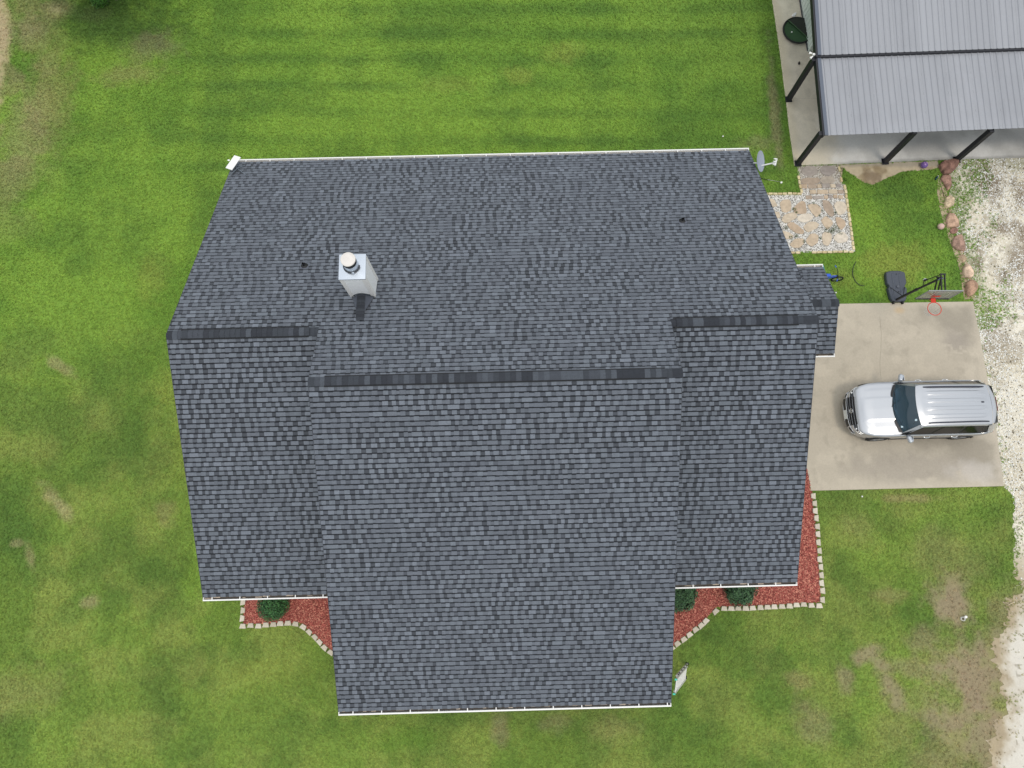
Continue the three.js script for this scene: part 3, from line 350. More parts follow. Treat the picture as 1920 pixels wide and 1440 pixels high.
function ridge(a0, a1, b, h, v0, v1, sl) { // caps bent over the ridge; raised over the vent between v0 and v1
  const e = .146; let i = 0;
  const make = (x0, x1, lift, w) => { const S1 = soup(), c = Math.atan(sl), pts = []; for (let k = -4; k <= 4; k++) { const d = k / 4 * w, y = -Math.sqrt(d * d + .0009) * sl + .03 * sl; pts.push([d, y]); }
    for (let k = 0; k < 8; k++) { const [d0, y0] = pts[k], [d1, y1] = pts[k + 1]; quad(S1, [x0, h + lift + y0 + .006, b + d0], [x1, h + lift + y0 + .016, b + d0], [x1, h + lift + y1 + .016, b + d1], [x0, h + lift + y1 + .006, b + d1], null, [[x0, d0], [x1, d0], [x1, d1], [x0, d1]]); quad(S1, [x1, h + lift + y0 - .004, b + d0], [x1, h + lift + y0 + .016, b + d0], [x1, h + lift + y1 + .016, b + d1], [x1, h + lift + y1 - .004, b + d1]); }
    for (const k of [0, 8]) { const [d, y] = pts[k]; quad(S1, [x0, h + lift + y + .006, b + d], [x1, h + lift + y + .016, b + d], [x1, h + lift + y - .012, b + d], [x0, h + lift + y - .012, b + d]); }
    mesh('ridge_cap', build(S1), capMat[(rnd() * 5) | 0], house); };
  for (let x = a0; x < a1 - .02; x += e, i++) { const x1 = Math.min(x + e + .012, a1 + .01), vent = x >= v0 && x < v1; make(x, x1, vent ? .04 : .012, vent ? .118 : .125); }
  if (v1 > v0) { const g = merge([box(v1 - v0, .05, .295, (v0 + v1) / 2, h - .035, b)]); mesh('ridge_vent', g, std(C(26, 28, 32), .8), house); }  // vent widened so its dark edges draw the shadow line below the caps
}
ridge(CL, CR, B3, H3, CL + .42, CR - .45, S); ridge(AL, CL - .02, B1, H1, AL + .4, CL - .28, S); ridge(CR + .0, AR, B1, H1, CR + .08, AR - .55, S); ridge(AR + .05, PE, PB, PR, 0, -1, S);
{ // metal drip edges along the slopes' free sides
  const dm = std(C(58, 62, 70), .6); for (const [a, b0, h0, b1, h1] of [[CL, B5, H3 - S * (B5 - B3), B3, H3], [CR, B5, H3 - S * (B5 - B3), B3, H3], [AL, B4, wingH, B1, H1], [AR, B4, wingH, B1, H1], [AL, B0, H0, B1, H1], [AR, B0, H0, B1, H1], [CL, B1, H1, B3, H3], [CR, B1, H1, B3, H3]]) mesh('drip_edge', sqbar([a + (a < 0 ? -.004 : .004), h0 - .04, b0], [a + (a < 0 ? -.004 : .004), h1 - .04, b1], .012, .09), dm, house);
}
{ // walls
  const wall = (pts, a, th) => { const sh = new THREE.Shape(pts.map(([b, y]) => new THREE.Vector2(-b, y))), g = new THREE.ExtrudeGeometry(sh, { depth: th, bevelEnabled: false }); g.rotateY(Math.PI / 2); g.translate(a, 0, 0); const p = g.attributes.position, u = []; for (let i = 0; i < p.count; i++) u.push(p.getZ(i) / 1.2, p.getY(i) / 1.2); g.setAttribute('uv', new THREE.Float32BufferAttribute(u, 2)); return g; };
  const gp = [[-9.5, 0], [-9.5, HE + S * .5 - .13], [B1, H1 - .14], [4.3, HE + .2], [4.3, 0]], gc = [[B1, 0], [B1, H1 - .2], [B3, H3 - .14], [7.6, HE + .1], [7.6, 0]];
  mesh('gable_wall', wall(gp, AL + .4, .15), siding, house); mesh('gable_wall', wall(gp, AR - .55, .15), siding, house); mesh('gable_wall', wall(gc, CL + .26, .15), siding, house); mesh('gable_wall', wall(gc, CR - .41, .15), siding, house);
  mesh('wall', box(17.0, 2.85, .15, .29, 1.425, -9.42), siding, house); mesh('wall', box(3.95, 2.75, .15, -6.3, 1.375, 4.22), siding, house); mesh('wall', box(3.8, 2.75, .15, 6.85, 1.375, 4.22), siding, house); mesh('wall', box(8.8, 2.75, .15, .34, 1.375, 7.52), siding, house);
  mesh('gable_wall', wall([[PB - 1.15, 0], [PB - 1.15, 2.9], [PB, PR - .16], [PB + 1.15, 2.9], [PB + 1.15, 0]], PE - .5, .14), siding, house); mesh('wall', box(2.2, 2.8, .13, 9.95, 1.4, PB - 1.14), siding, house); mesh('wall', box(2.2, 2.8, .13, 9.95, 1.4, PB + 1.14), siding, house);
}
const debris = std(C(92, 86, 80), 1), debris2 = std(C(176, 168, 160), .9);
function gutter(a0, a1, b, h, dir, first = .45, capL = true, capR = true, dirty = true) { // open trough along an eave; dir points outwards
  const o = [[0, 0], [0, -.115], [.1, -.115], [.125, -.05], [.125, .0], [.1, .0], [.1, .012], [.14, .012], [.137, -.055], [.108, -.127], [-.006, -.127], [-.006, 0]];
  const sh = new THREE.Shape(o.map(([x, y]) => new THREE.Vector2(x, y))), g = new THREE.ExtrudeGeometry(sh, { depth: a1 - a0, bevelEnabled: false });
  g.applyMatrix4(new THREE.Matrix4().makeBasis(V3(0, 0, dir), V3(0, 1, 0), V3(-dir, 0, 0))); g.translate(dir > 0 ? a1 : a0, h, b);
  const m = mesh('gutter', g, white, house);
  mesh('debris', box(a1 - a0 - .02, .02, .095, (a0 + a1) / 2, h - .1, b + dir * .052), dirty ? debris : debris2, m);
  if (dirty) { const L = []; for (let x = a0 + .1; x < a1; x += rr(.2, .9)) L.push(box(rr(.05, .35), .012, rr(.02, .05), x, h - .086, b + dir * rr(.03, .08))); const d = mesh('leaf_litter', merge(L), std(C(198, 184, 168), 1), m); stuff(d); }
  for (let x = a0 + first; x < a1 - .1; x += .84) mesh('hanger', box(.028, .012, .15, x, h + .008, b + dir * .06), white, m);
  for (const [on, x] of [[capL, a0 + .004], [capR, a1 - .004]]) if (on) { const c = new THREE.ExtrudeGeometry(new THREE.Shape([[-.006, .012], [.137, .012], [.137, -.055], [.108, -.127], [-.006, -.127]].map(([p, q]) => new THREE.Vector2(p, q))), { depth: .02, bevelEnabled: false }); c.applyMatrix4(new THREE.Matrix4().makeBasis(V3(0, 0, dir), V3(0, 1, 0), V3(-dir, 0, 0))); c.translate(x + .01 * dir, h + .002, b); mesh('end_cap', c, white, m); }
}
gutter(AL + .1, AR, B0 + .02, H0 - .02, -1, .33, true, true, false); gutter(AL, CL + .2, B4 - .02, wingH - .02, 1, .27, true, false); gutter(CR - .2, AR, B4 - .02, wingH - .02, 1, .28, false, true); gutter(CL, CR, B5 - .02, H3 - S * (B5 - B3) - .02, 1, .42);
gutter(AR + .04, PE, PB - 1.48, ph - .02, -1, .92, false, true, false); gutter(AR + .24, PE, PB + 1.48, ph - .02, 1, 3, true, true);
{ // chimney with saddle behind it
  const x0 = -3.78, x1 = -3.1, z0 = -4.43, z1 = -3.75, yt = 7.17, cx = (x0 + x1) / 2, cz = (z0 + z1) / 2;
  const sg = box(x1 - x0, yt - 5.2, z1 - z0, cx, (yt + 5.2) / 2, cz), up = sg.attributes.position, uu = []; for (let i = 0; i < up.count; i++) uu.push((up.getX(i) + up.getZ(i)), up.getY(i) * .95); sg.setAttribute('uv', new THREE.Float32BufferAttribute(uu, 2));
  const ch = mesh('chimney', sg, std(C(244, 247, 249), .5, { bumpMap: sidingTex, bumpScale: .008 }), house);
  for (const [x, z] of [[x0, z0], [x0, z1], [x1, z0], [x1, z1]]) mesh('corner_trim', merge([box(.1, yt - 5.25, .022, x + (x < cx ? .043 : -.043), (yt + 5.25) / 2, z + (z < cz ? -.007 : .007)), box(.022, yt - 5.25, .1, x + (x < cx ? -.007 : .007), (yt + 5.25) / 2, z + (z < cz ? .043 : -.043))]), white, ch);
  const metal = phys(C(200, 208, 218), .28, { metalness: .7 });
  const cap = new THREE.CylinderGeometry(.235 * Math.SQRT2 / 1.41, .5 * Math.SQRT2 * .72, .05, 4, 1); cap.rotateY(Math.PI / 4); const cg = merge([box(x1 - x0 + .04, .04, z1 - z0 + .04, cx, yt + .015, cz), cap.translate(cx, yt + .06, cz)]); mesh('chase_cover', cg, metal, ch);
  mesh('flue', merge([new THREE.CylinderGeometry(.19, .2, .28, 32, 1, true).translate(cx, yt + .22, cz)]), metal, ch);
  mesh('storm_collar', new THREE.TorusGeometry(.215, .016, 8, 40, Math.PI * 1.5).rotateX(Math.PI / 2).translate(cx, yt + .13, cz), std(C(52, 56, 64), .5), ch);
  mesh('clamp', box(.07, .05, .03, cx + .05, yt + .14, cz + .22, .008), metal, ch);
  mesh('flue_screen', new THREE.CylinderGeometry(.18, .18, .17, 32, 1, true).translate(cx, yt + .44, cz), std(C(38, 40, 46), .7), ch);
  mesh('flue_cap', new THREE.LatheGeometry([[0, .05], [.12, .046], [.185, .036], [.2, .02], [.2, 0], [.19, -.012], [0, -.012]].map(p => new THREE.Vector2(...p)), 40).translate(cx, yt + .52, cz), std(C(226, 222, 218), .6, { map: texMap(128, 128, 0, 0, 1, 1, (x, z) => mul3([1, .985, .97], .82 + .18 * fbm(x * 8, z * 8, 4))) }), ch);
  // saddle: two small slopes meeting in a ridge that runs into the roof
  const rf = z => H1 + S * (z - B1) + .012, K = soup(), yR = rf(z1) + .3, zE = z1 + .3 / S, L = [x0 + .02, rf(z1) + .02, z1], R = [x1 - .02, rf(z1) + .02, z1], T = [cx, yR, z1], E = [cx, rf(zE + .2) + .02, zE + .2];
  quad(K, L, T, E, [lerp(L[0], E[0], .6), lerp(L[1], E[1], .6) + .01, lerp(L[2], E[2], .6)]); quad(K, R, [lerp(R[0], E[0], .6), lerp(R[1], E[1], .6) + .01, lerp(R[2], E[2], .6)], E, T); mesh('saddle', build(K), std(C(88, 94, 106), .92, { map: granTex }), ch);
  for (let k = 0; k < 9; k++) { const t0 = k / 9, t1 = Math.min(1.02, (k + 1.1) / 9), a = [cx, lerp(yR, E[1], t0) + .012, lerp(z1, zE + .2, t0)], b = [cx, lerp(yR, E[1], t1) + .03 - .012 * t1, lerp(z1, zE + .2, t1)], Q = soup(), w = .12, dn = .05; quad(Q, a, b, [b[0] - w, b[1] - dn, b[2]], [a[0] - w, a[1] - dn, a[2]]); quad(Q, a, [a[0] + w, a[1] - dn, a[2]], [b[0] + w, b[1] - dn, b[2]], b); mesh('saddle_cap', build(Q), capMat[[1, 3, 0][k % 3]], ch); }
  mesh('flashing', merge([tube([[x0 + .02, rf(z1) + .05, z1 + .012], [cx - .18, yR - .08, z1 + .012], [cx, yR + .01, z1 + .012], [cx + .18, yR - .08, z1 + .012], [x1 - .02, rf(z1) + .05, z1 + .012]], .016, 6)]), std(C(40, 50, 60), .5), ch);
}
for (const [a, b] of [[-5.36, -5.0], [6.3, -6.52]]) { const h = HE + S * (b + 10.009), m = mesh('vent_pipe', merge([new THREE.LatheGeometry([[.033, -.05], [.033, .2], [.026, .2], [.026, -.05]].map(p => new THREE.Vector2(...p)), 20).translate(a, h, b)]), std(C(28, 29, 33), .6), house);
  const bt = new THREE.LatheGeometry([[.035, .1], [.055, .08], [.06, .05], [.09, .03], [.105, .02], [.105, .0]].map(p => new THREE.Vector2(...p)), 24); bt.rotateX(-Math.atan(S)); bt.translate(a, h, b); mesh('boot', bt, std(C(22, 23, 27), .6), m); const fl = box(.26, .006, .26, 0, 0, 0, .002); fl.rotateX(-Math.atan(S)); fl.translate(a, h + .012, b); mesh('flashing', fl, std(C(96, 101, 113), .9, { map: granTex }), m); }

// ------------------------------------------------------------------ metal barn with lean-to
{
  const T = 2.4 * Math.PI / 180, barn = thing('metal_barn', 'grey metal barn with ribbed roof and open lean-to on black posts', 'barn', [11.34, 0, -14.24], T); // origin below the lean-to's south west corner
  const black = std(C(30, 31, 38), .55), trim = phys(C(94, 101, 114), .5, { metalness: .2 });
  const dust = texMap(512, 256, 0, 0, 4, 8, (x, z) => { const e = Math.min(1, x * 2, (4 - x) * 2, z * 2, (8 - z) * 2); return mul3([1, .995, .985], 1 - e * (.05 * sstep(.45, .75, fbm(x * 6, z * .5, 4)) + .03 * sstep(.5, .7, fbm(x * 1.3 + 8, z * 1.1, 4)) + .06 * vn(x * 40, z * 40))); });
  const pm = [C(154, 157, 164), C(151, 154, 161), C(156, 159, 166)].map(c => phys(c, .55, { metalness: .12, map: dust }));
  const panel = (name, x0, w, zA, yA, zB, yB, mat, flip) => { // ribbed sheet from the eave (A) up to (B)
    const prof = [], n = 4; for (let k = 0; k < n; k++) { const c = x0 + w * (k + .5) / n; prof.push([x0 + w * k / n, 0], [c - .03, 0], [c - .012, .024], [c + .012, .024], [c + .03, 0]); } prof.push([x0 + w, 0]);
    const Q = soup(), L = Math.hypot(zB - zA, yB - yA), ny = Math.abs(zB - zA) / L, nz = -(yB - yA) / L * Math.sign(zB - zA);
    for (let k = 0; k + 1 < prof.length; k++) { const [a, e] = prof[k], [b, f] = prof[k + 1]; quad(Q, [a, yA + e * ny, zA + e * nz], [b, yA + f * ny, zA + f * nz], [b, yB + f * ny, zB + f * nz], [a, yB + e * ny, zB + e * nz], null, [[a / 4, zA / 8], [b / 4, zA / 8], [b / 4, zB / 8], [a / 4, zB / 8]]); } for (const t of [.04, .36, .68, .97]) for (let k = 0; k < n; k++) { const c = x0 + w * (k + .5) / n + .045, y = lerp(yA, yB, t) + .006, z = lerp(zA, zB, t); quad(Q, [c - .012, y, z + .012], [c + .012, y, z + .012], [c + .012, y, z - .012], [c - .012, y, z - .012], null, [[.2, .1], [.2, .1], [.2, .1], [.2, .1]]); } return mesh(name, build(Q), mat, barn); };
  const PW = .914;
  for (let i = 0; i < 14; i++) panel('roof_panel', .14 + i * PW, PW - .004, .04, 2.15, -2.92, 2.46, pm[i % 3]);          // lean-to
  for (let i = 0; i < 14; i++) panel('roof_panel', .12 + i * PW, PW - .004, -2.98, 2.56, -9.4, 3.65, pm[(i + 1) % 3]);    // main roof
  for (let i = 0; i < 14; i++) panel('roof_panel', .12 + i * PW, PW - .004, -15.9, 2.56, -9.42, 3.65, pm[(i + 2) % 3]);
  mesh('ridge_trim', box(12.9, .03, .3, 6.5, 3.68, -9.41, .01), trim, barn);
  mesh('rake_trim', merge([sqbar([.075, 2.16, .04], [.075, 2.48, -2.92], .13, .05)]), trim, barn); mesh('rake_trim', sqbar([.06, 2.57, -2.98], [.06, 3.67, -9.4], .13, .05), trim, barn);
  mesh('fascia', sqbar([-.02, 2.07, .04], [-.02, 2.39, -2.92], .07, .2), black, barn); mesh('fascia', sqbar([-.035, 2.47, -2.94], [-.035, 3.57, -9.4], .07, .2), black, barn);
  mesh('eave_fascia', box(13, .2, .09, 6.45, 2.45, -2.955), black, barn); mesh('eave_beam', box(12.9, .16, .08, 6.45, 2.02, -.17), black, barn); mesh('eave_beam', box(12.9, .2, .1, 6.45, 2.3, -2.85), black, barn);
  for (let k = 1; k < 4; k++) mesh('purlin', box(12.9, .1, .05, 6.45, 2.06 + .1 * k * .74, -.74 * k), black, barn);
  const posts = [[-.12, -2.92, 2.42], [-.12, -.07, 2.1], [3.32, -.01, 2.05], [6.15, .03, 2.05], [9.4, .0, 2.05], [12.6, 0, 2.05], [12.6, -2.9, 2.4]];
  for (const [x, z, h] of posts) { const p = mesh('post', box(.17, h, .17, x + .03, h / 2 + .04, z, .008), black, barn); mesh('base_plate', box(.26, .015, .26, x + .03, .06, z), black, p); }
  // walls
  const wm = [C(196, 206, 198), C(190, 201, 193)].map(c => phys(c, .55));
  const wp = (x, z0, w, h) => { const Q = soup(), n = 4; for (let k = 0; k < n; k++) { const a = z0 - w * k / n, c = a - w / n / 2, d = a - w / n; const pr = [[a, 0], [c + .03, 0], [c + .014, .02], [c - .014, .02], [c - .03, 0], [d, 0]]; for (let i = 0; i < 5; i++) quad(Q, [x - pr[i][1], .05, pr[i][0]], [x - pr[i + 1][1], .05, pr[i + 1][0]], [x - pr[i + 1][1], h, pr[i + 1][0]], [x - pr[i][1], h, pr[i][0]]); } return build(Q); };
  for (let i = 0; i < 12; i++) mesh('wall_panel', wp(1.0, -5.12 - i * PW, PW, i < 5 ? 2.72 + .15 * i : 3.4 - .15 * (i - 5)), wm[i % 2], barn);
  mesh('corner_trim', box(.1, 2.72, .1, 1.03, 1.4, -5.1, .006), wm[0], barn); mesh('wall', box(11.4, 2.7, .12, 6.8, 1.4, -5.16), wm[1], barn); mesh('wall', box(11.4, 2.5, .12, 6.8, 1.3, -15.6), wm[1], barn); mesh('wall', box(.12, 2.6, 10.3, 12.4, 1.35, -10.4), wm[1], barn);
  mesh('base_trim', box(.03, .06, 11, .965, .08, -10.6), std(C(70, 72, 74), .8), barn);
  const fl = mesh('floodlight', box(.1, .08, .08, -.1, 2.5, -3.06, .015), white, barn); for (const s of [-1, 1]) { const b = new THREE.LatheGeometry([[.02, 0], [.03, .05], [.06, .13], [.052, .135], [0, .1]].map(p => new THREE.Vector2(...p)), 18); b.scale(.85, .85, .85); b.rotateZ(1.9); b.rotateY(s * .5); b.translate(-.14, 2.49, -3.06 + s * .06); mesh('lamp_head', b, white, fl); }
  mesh('wall_light', box(.08, .14, .1, .95, 1.3, -5.9, .02), white, barn);
}

// ------------------------------------------------------------------ car
{
  const car = thing('car', 'silver grey sport utility car parked on the concrete driveway', 'car', [14.27, .05, -4.33], .022); car.scale.set(.957, 1, 1);
  const paint = phys(C(184, 187, 192), .3, { metalness: .8, clearcoat: .6, clearcoatRoughness: .05 }), blackP = phys(C(22, 23, 26), .45), chrome = phys(C(225, 228, 232), .14, { metalness: 1 }), dark = std(C(14, 15, 17), .7), rubber = std(C(20, 20, 22), .85), gunm = phys(C(60, 63, 76), .4, { metalness: .5 });
  const glassF = phys(C(104, 140, 160), .03, { transmission: .82, thickness: 0, ior: 1.5, specularIntensity: 1 }), glassS = phys(C(12, 14, 17), .1, { specularIntensity: .7 });
  const ST = [[-2.55, .26, .38, .54, .58], [-2.535, .4, .35, .62, .66], [-2.49, .55, .31, .72, .77], [-2.42, .67, .28, .82, .87], [-2.32, .77, .26, .91, .96], [-2.15, .875, .25, .97, 1.03], [-1.88, .95, .25, 1.0, 1.075], [-1.5, .985, .25, 1.02, 1.105], [-1.1, .985, .25, 1.05, 1.14], [-.7, .98, .25, 1.07, 1.12], [0, .98, .25, 1.075, 1.09], [1, .985, .25, 1.09, 1.1], [1.8, .98, .25, 1.11, 1.12], [2.15, .955, .28, 1.115, 1.13], [2.36, .9, .32, 1.07, 1.09], [2.47, .82, .36, .97, .99], [2.52, .66, .42, .8, .82]];
  const stat = x => { let i = 0; while (i < ST.length - 2 && ST[i + 1][0] < x) i++; const a = ST[i], b = ST[i + 1], t = clamp((x - a[0]) / (b[0] - a[0])); return a.map((v, k) => lerp(v, b[k], t)); };
  const prof = ([x, W, y0, yb, yt]) => [[.5, y0], [.88, y0], [.965, y0 + .09], [.995, lerp(y0, yb, .38)], [1, lerp(y0, yb, .55)], [.992, lerp(y0, yb, .72)], [.99, lerp(y0, yb, .8)], [.985, yb - .04], [.965, yb - .006], [.89, lerp(yb, yt, .3)], [.7, lerp(yb, yt, .62)], [.4, lerp(yb, yt, .9)], [0, yt]].map(([w, y]) => [x, y, w * W]);
  const topY = (x, z) => { const p = prof(stat(x)); for (let i = p.length - 1; i > 0; i--) if (Math.abs(z) <= p[i - 1][2]) { const t = (Math.abs(z) - p[i][2]) / (p[i - 1][2] - p[i][2]); return lerp(p[i][1], p[i - 1][1], clamp(t)); } return p[8][1]; };
  let body; {
    const xs = []; for (let i = 0; i + 1 < ST.length; i++) { const n = Math.max(1, Math.round((ST[i + 1][0] - ST[i][0]) / .12)); for (let k = 0; k < n; k++) xs.push(lerp(ST[i][0], ST[i + 1][0], k / n)); } xs.push(2.52);
    const rings = xs.map(x => { const h = prof(stat(x)), r = h.map(p => p); for (let i = h.length - 2; i >= 0; i--) r.push([h[i][0], h[i][1], -h[i][2]]); return r; }), p = [], ix = [], m = rings[0].length;
    rings.forEach(r => r.forEach(q => p.push(...q))); for (let i = 0; i + 1 < rings.length; i++) for (let j = 0; j < m; j++) { const a = i * m + j, b = i * m + (j + 1) % m, c = a + m, d = b + m; ix.push(a, b, c, b, d, c); }
    for (const [i, s] of [[0, 1], [rings.length - 1, -1]]) { const c = p.length / 3; p.push(xs[i], stat(xs[i])[2] * .5 + stat(xs[i])[4] * .5, 0); for (let j = 0; j < m; j++) { const a = i * m + j, b = i * m + (j + 1) % m; s > 0 ? ix.push(c, b, a) : ix.push(c, a, b); } }
    const g = new THREE.BufferGeometry(); g.setAttribute('position', new THREE.Float32BufferAttribute(p, 3)); g.setIndex(ix); g.computeVertexNormals(); g.setAttribute('uv', new THREE.Float32BufferAttribute(new Float32Array(p.length / 3 * 2), 2));
    const ev = new Evaluator(); ev.useGroups = false; let br = new Brush(g); br.updateMatrixWorld();
    for (const x of [-1.45, 1.58]) for (const s of [-1, 1]) { const cg = new THREE.CylinderGeometry(.41, .41, .5, 40); cg.rotateX(Math.PI / 2); cg.translate(x, .37, s * .93); const cb = new Brush(cg); cb.updateMatrixWorld(); br = ev.evaluate(br, cb, SUBTRACTION); br.updateMatrixWorld(); }
    body = mesh('body', br.geometry, paint, car);
  }
  const ref = new THREE.Mesh(body.geometry, new THREE.MeshBasicMaterial({ side: THREE.DoubleSide })), ray = new THREE.Raycaster();
  const hit = (o, d) => { ray.set(V3(...o), V3(...d).normalize()); const h = ray.intersectObject(ref); return h.length ? h[0].point : null; };
  const front = (y, z, off = .006) => { const h = hit([-4, y, z], [1, 0, 0]); return h ? [h.x - off, y, z] : [-2.2, y, z]; };
  const back = (y, z, off = .006) => { const h = hit([4, y, z], [-1, 0, 0]); return h ? [h.x + off, y, z] : [2.3, y, z]; };
  const sideP = (x, y, s, off = .005) => { const h = hit([x, y, s * 3], [0, 0, -s]); return h ? [x, y, h.z + s * off] : [x, y, s * .98]; };
  const fpatch = (y0, y1, z0, z1, off, nu = 14, nv = 6) => grid(nu, nv, (u, v) => front(lerp(y0, y1, v), lerp(z0, z1, u), off));
  // hood with raised centre and a gap round it
  { const hg = grid(40, 16, (u, v) => { const z = lerp(-.83, .83, u), q = Math.abs(z), xb = -1.16 + .26 * (z / .83) ** 2 - .02, xf = -2.29 + .42 * Math.pow(q / .83, 2.3), x = lerp(xf, xb, v); return [x, topY(x, z) + .007 + .014 * sstep(.42, .39, q) * sstep(0, .25, v) + .01 * sstep(.72, .68, q) * sstep(0, .2, v), z]; }); mesh('hood', hg, paint, car); }
  // glass house
  const wsB = z => { const q = (z / .86) ** 2; return [-1.2 + .28 * q, 1.13 - .02 * q, z]; }, wsT = z => { const q = (z / .68) ** 2; return [-.63 + .11 * q, 1.665 - .055 * q, z]; };
  mesh('windshield', grid(20, 8, (u, v) => { const z0 = lerp(-.85, .85, u), z1 = lerp(-.655, .655, u), a = wsB(z0), b = wsT(z1), k = .05 * Math.sin(Math.PI * v); return [lerp(a[0], b[0], v) - k * .6, lerp(a[1], b[1], v) + k * .5, lerp(z0, z1, v)]; }), glassF, car);
  mesh('cowl', grid(20, 2, (u, v) => { const z = lerp(-.84, .84, u), a = wsB(z); return [a[0] - .07 + v * .14, a[1] + .008 + v * .035, z * (1 - v * .03)]; }), blackP, car);
  for (const [z0, z1, k] of [[.1, .72, 0], [-.55, .05, .01]]) mesh('wiper', merge([tube([[wsB(z0)[0] + .05, 1.185 + k, z0], [wsB((z0 + z1) / 2)[0] + .09, 1.215 + k, (z0 + z1) / 2], [wsB(z1)[0] + .1, 1.215 + k, z1]], .012, 6), tube([[wsB(z1)[0] + .0, 1.16, z1 - .1], [wsB(z1)[0] + .08, 1.22 + k, lerp(z0, z1, .6)]], .01, 6)]), blackP, car);
  const roofY = (x, z) => 1.735 - .07 * (z / .68) ** 2 - .045 * ((x - .4) / 1.3) ** 2 * (x < .4 ? 1.5 : .9);
  mesh('roof', grid(96, 24, (u, v) => { const z = lerp(-.69, .69, u), zz = z, xf = wsT(zz)[0] + .005, x = lerp(xf, 2.0 + .04 * (1 - (z / .69) ** 2), v); let y = roofY(x, z) + (v < .01 ? -.02 : 0); const rib = sstep(-.25, -.1, x) * sstep(1.82, 1.72, x); for (const c of [-.405, -.135, .135, .405]) { const d = Math.abs(z - c); y += rib * .016 * sstep(.07, .055, d); } return [x, y, z * (1 - .03 * v)]; }), paint, car);
  mesh('tailgate_spoiler', grid(24, 5, (u, v) => { const z = lerp(-.66, .66, u), q = 1 - (z / .66) ** 2; return [lerp(2.012, 2.17, v) + .04 * q + v * .06 * q, roofY(2.0, z) - .006 - .05 * v * v - (v > .99 ? .03 : 0), z * (1 - .05 * v)]; }), paint, car);
  mesh('brake_light', box(.03, .02, .5, 2.27, 1.6, 0, .008), phys(C(90, 12, 14), .2), car);
  mesh('rear_window', grid(16, 5, (u, v) => { const z = lerp(-.64, .64, u), q = 1 - (z / .64) ** 2; return [lerp(2.2, 2.4, v) + .05 * q, lerp(1.6, 1.12, v), z * lerp(.97, 1.2, v)]; }), glassS, car);
  for (const s of [-1, 1]) {
    mesh('roof_side', grid(20, 3, (u, v) => { const x = lerp(-.54, 2.02, u); return [x, lerp(roofY(x, .68) - .003, roofY(x, .68) - .085, v), s * lerp(.683 - .02 * u, .755 - .03 * u, Math.sqrt(v))]; }), paint, car);
    mesh('windshield_pillar', grid(8, 2, (u, v) => { const a = wsB(.85), b = wsT(.655), x = lerp(a[0], b[0], u), y = lerp(a[1], b[1], u), z = lerp(.85, .655, u); return [x + v * .09, y + .012 - v * .02, s * (z + v * lerp(.07, .09, u))]; }), paint, car);
    // side windows as separate panes between dark pillars
    const sw = (x, v) => { const yT = roofY(Math.min(x + .12, 1.9), .68) - .085; return [x + (1 - v) * 0, lerp(1.1 + .012 * x, yT, v), s * lerp(.928, .752 - .012 * (x + .5), v)]; };
    const frontX = v => lerp(-.98, -.46, v), rearX = v => lerp(2.12, 1.9, v);
    mesh('window_band', grid(30, 4, (u, v) => { const p = sw(lerp(frontX(v), rearX(v), u), v); return [p[0], p[1], p[2] - s * .006]; }), blackP, car);
    for (const [a, b] of [[.03, .3], [.335, .64], [.68, .955]]) mesh('side_window', grid(10, 4, (u, v) => sw(lerp(frontX(v), rearX(v), lerp(a, b, u)), lerp(.08, .93, v))), glassS, car);
    mesh('rear_pillar', grid(6, 5, (u, v) => { const yT = roofY(2, .66) - .03, x = lerp(lerp(2.12, 1.9, v), lerp(2.42, 2.2, v), u); return [x, lerp(1.08, yT, v), s * lerp(lerp(.93, .73, v), lerp(.8, .62, v), u * u)]; }), paint, car);
    mesh('window_trim', tube([[-.98, 1.095, s * .94], [-.3, 1.1, s * .946], [.8, 1.112, s * .947], [1.6, 1.13, s * .942], [1.98, 1.18, s * .92], [2.1, 1.26, s * .888]], .01, 6), chrome, car);
    mesh('roof_rail', merge([tube([[-.28, roofY(-.2, .62) - .01, s * .62], [-.12, roofY(-.1, .62) + .03, s * .618], [.8, roofY(.8, .61) + .035, s * .61], [1.7, roofY(1.7, .6) + .035, s * .6], [1.88, roofY(1.85, .6) - .01, s * .598]], .024, 8)]), gunm, car);
    // mirror
    const mg = new RoundedBoxGeometry(.17, .17, .27, 4, .075); mg.scale(1, .9, 1); mg.rotateY(s * .3); mg.translate(-.7, 1.12, s * 1.08); const mi = mesh('mirror', mg, phys(C(176, 182, 190), .3, { metalness: .5, clearcoat: 1 }), car); mesh('mirror_stalk', bar([-.76, 1.06, s * .93], [-.71, 1.08, s * 1.0], .035, 8), blackP, mi); mesh('mirror_glass', box(.01, .12, .2, -.61, 1.12, s * 1.07), chrome, mi);
    for (const x of [0.02, 1.02]) mesh('door_handle', merge([tube([[x - .11, .955, s * .978], [x - .08, .955, s * 1.015], [x + .08, .957, s * 1.015], [x + .11, .957, s * .978]], .014, 6)]), chrome, car);
    mesh('door_seam', merge([-.62, .42, 1.28].map(x => tube([[x, 1.06, 0], [x, .8, 0], [x, .5, 0]].map(([a, y]) => sideP(a, y, s, .001)), .004, 4))), dark, car);
    mesh('side_cladding', tube([-1.0, -.4, .4, 1.1].map(x => sideP(x, .4, s, .0)), .035, 6), blackP, car);
    // lamps
    mesh('headlight', fpatch(.78, .89, s * .5, s * .82, .008, 12, 4), phys(C(60, 64, 70), .1, { metalness: .3, clearcoat: 1 }), car);
    mesh('headlight_trim', merge([tube(Array.from({ length: 7 }, (_, i) => front(.905 - i * .004, s * lerp(.48, .83, i / 6), .012)), .009, 6), tube(Array.from({ length: 7 }, (_, i) => front(.775, s * lerp(.48, .83, i / 6), .012)), .007, 6)]), chrome, car);
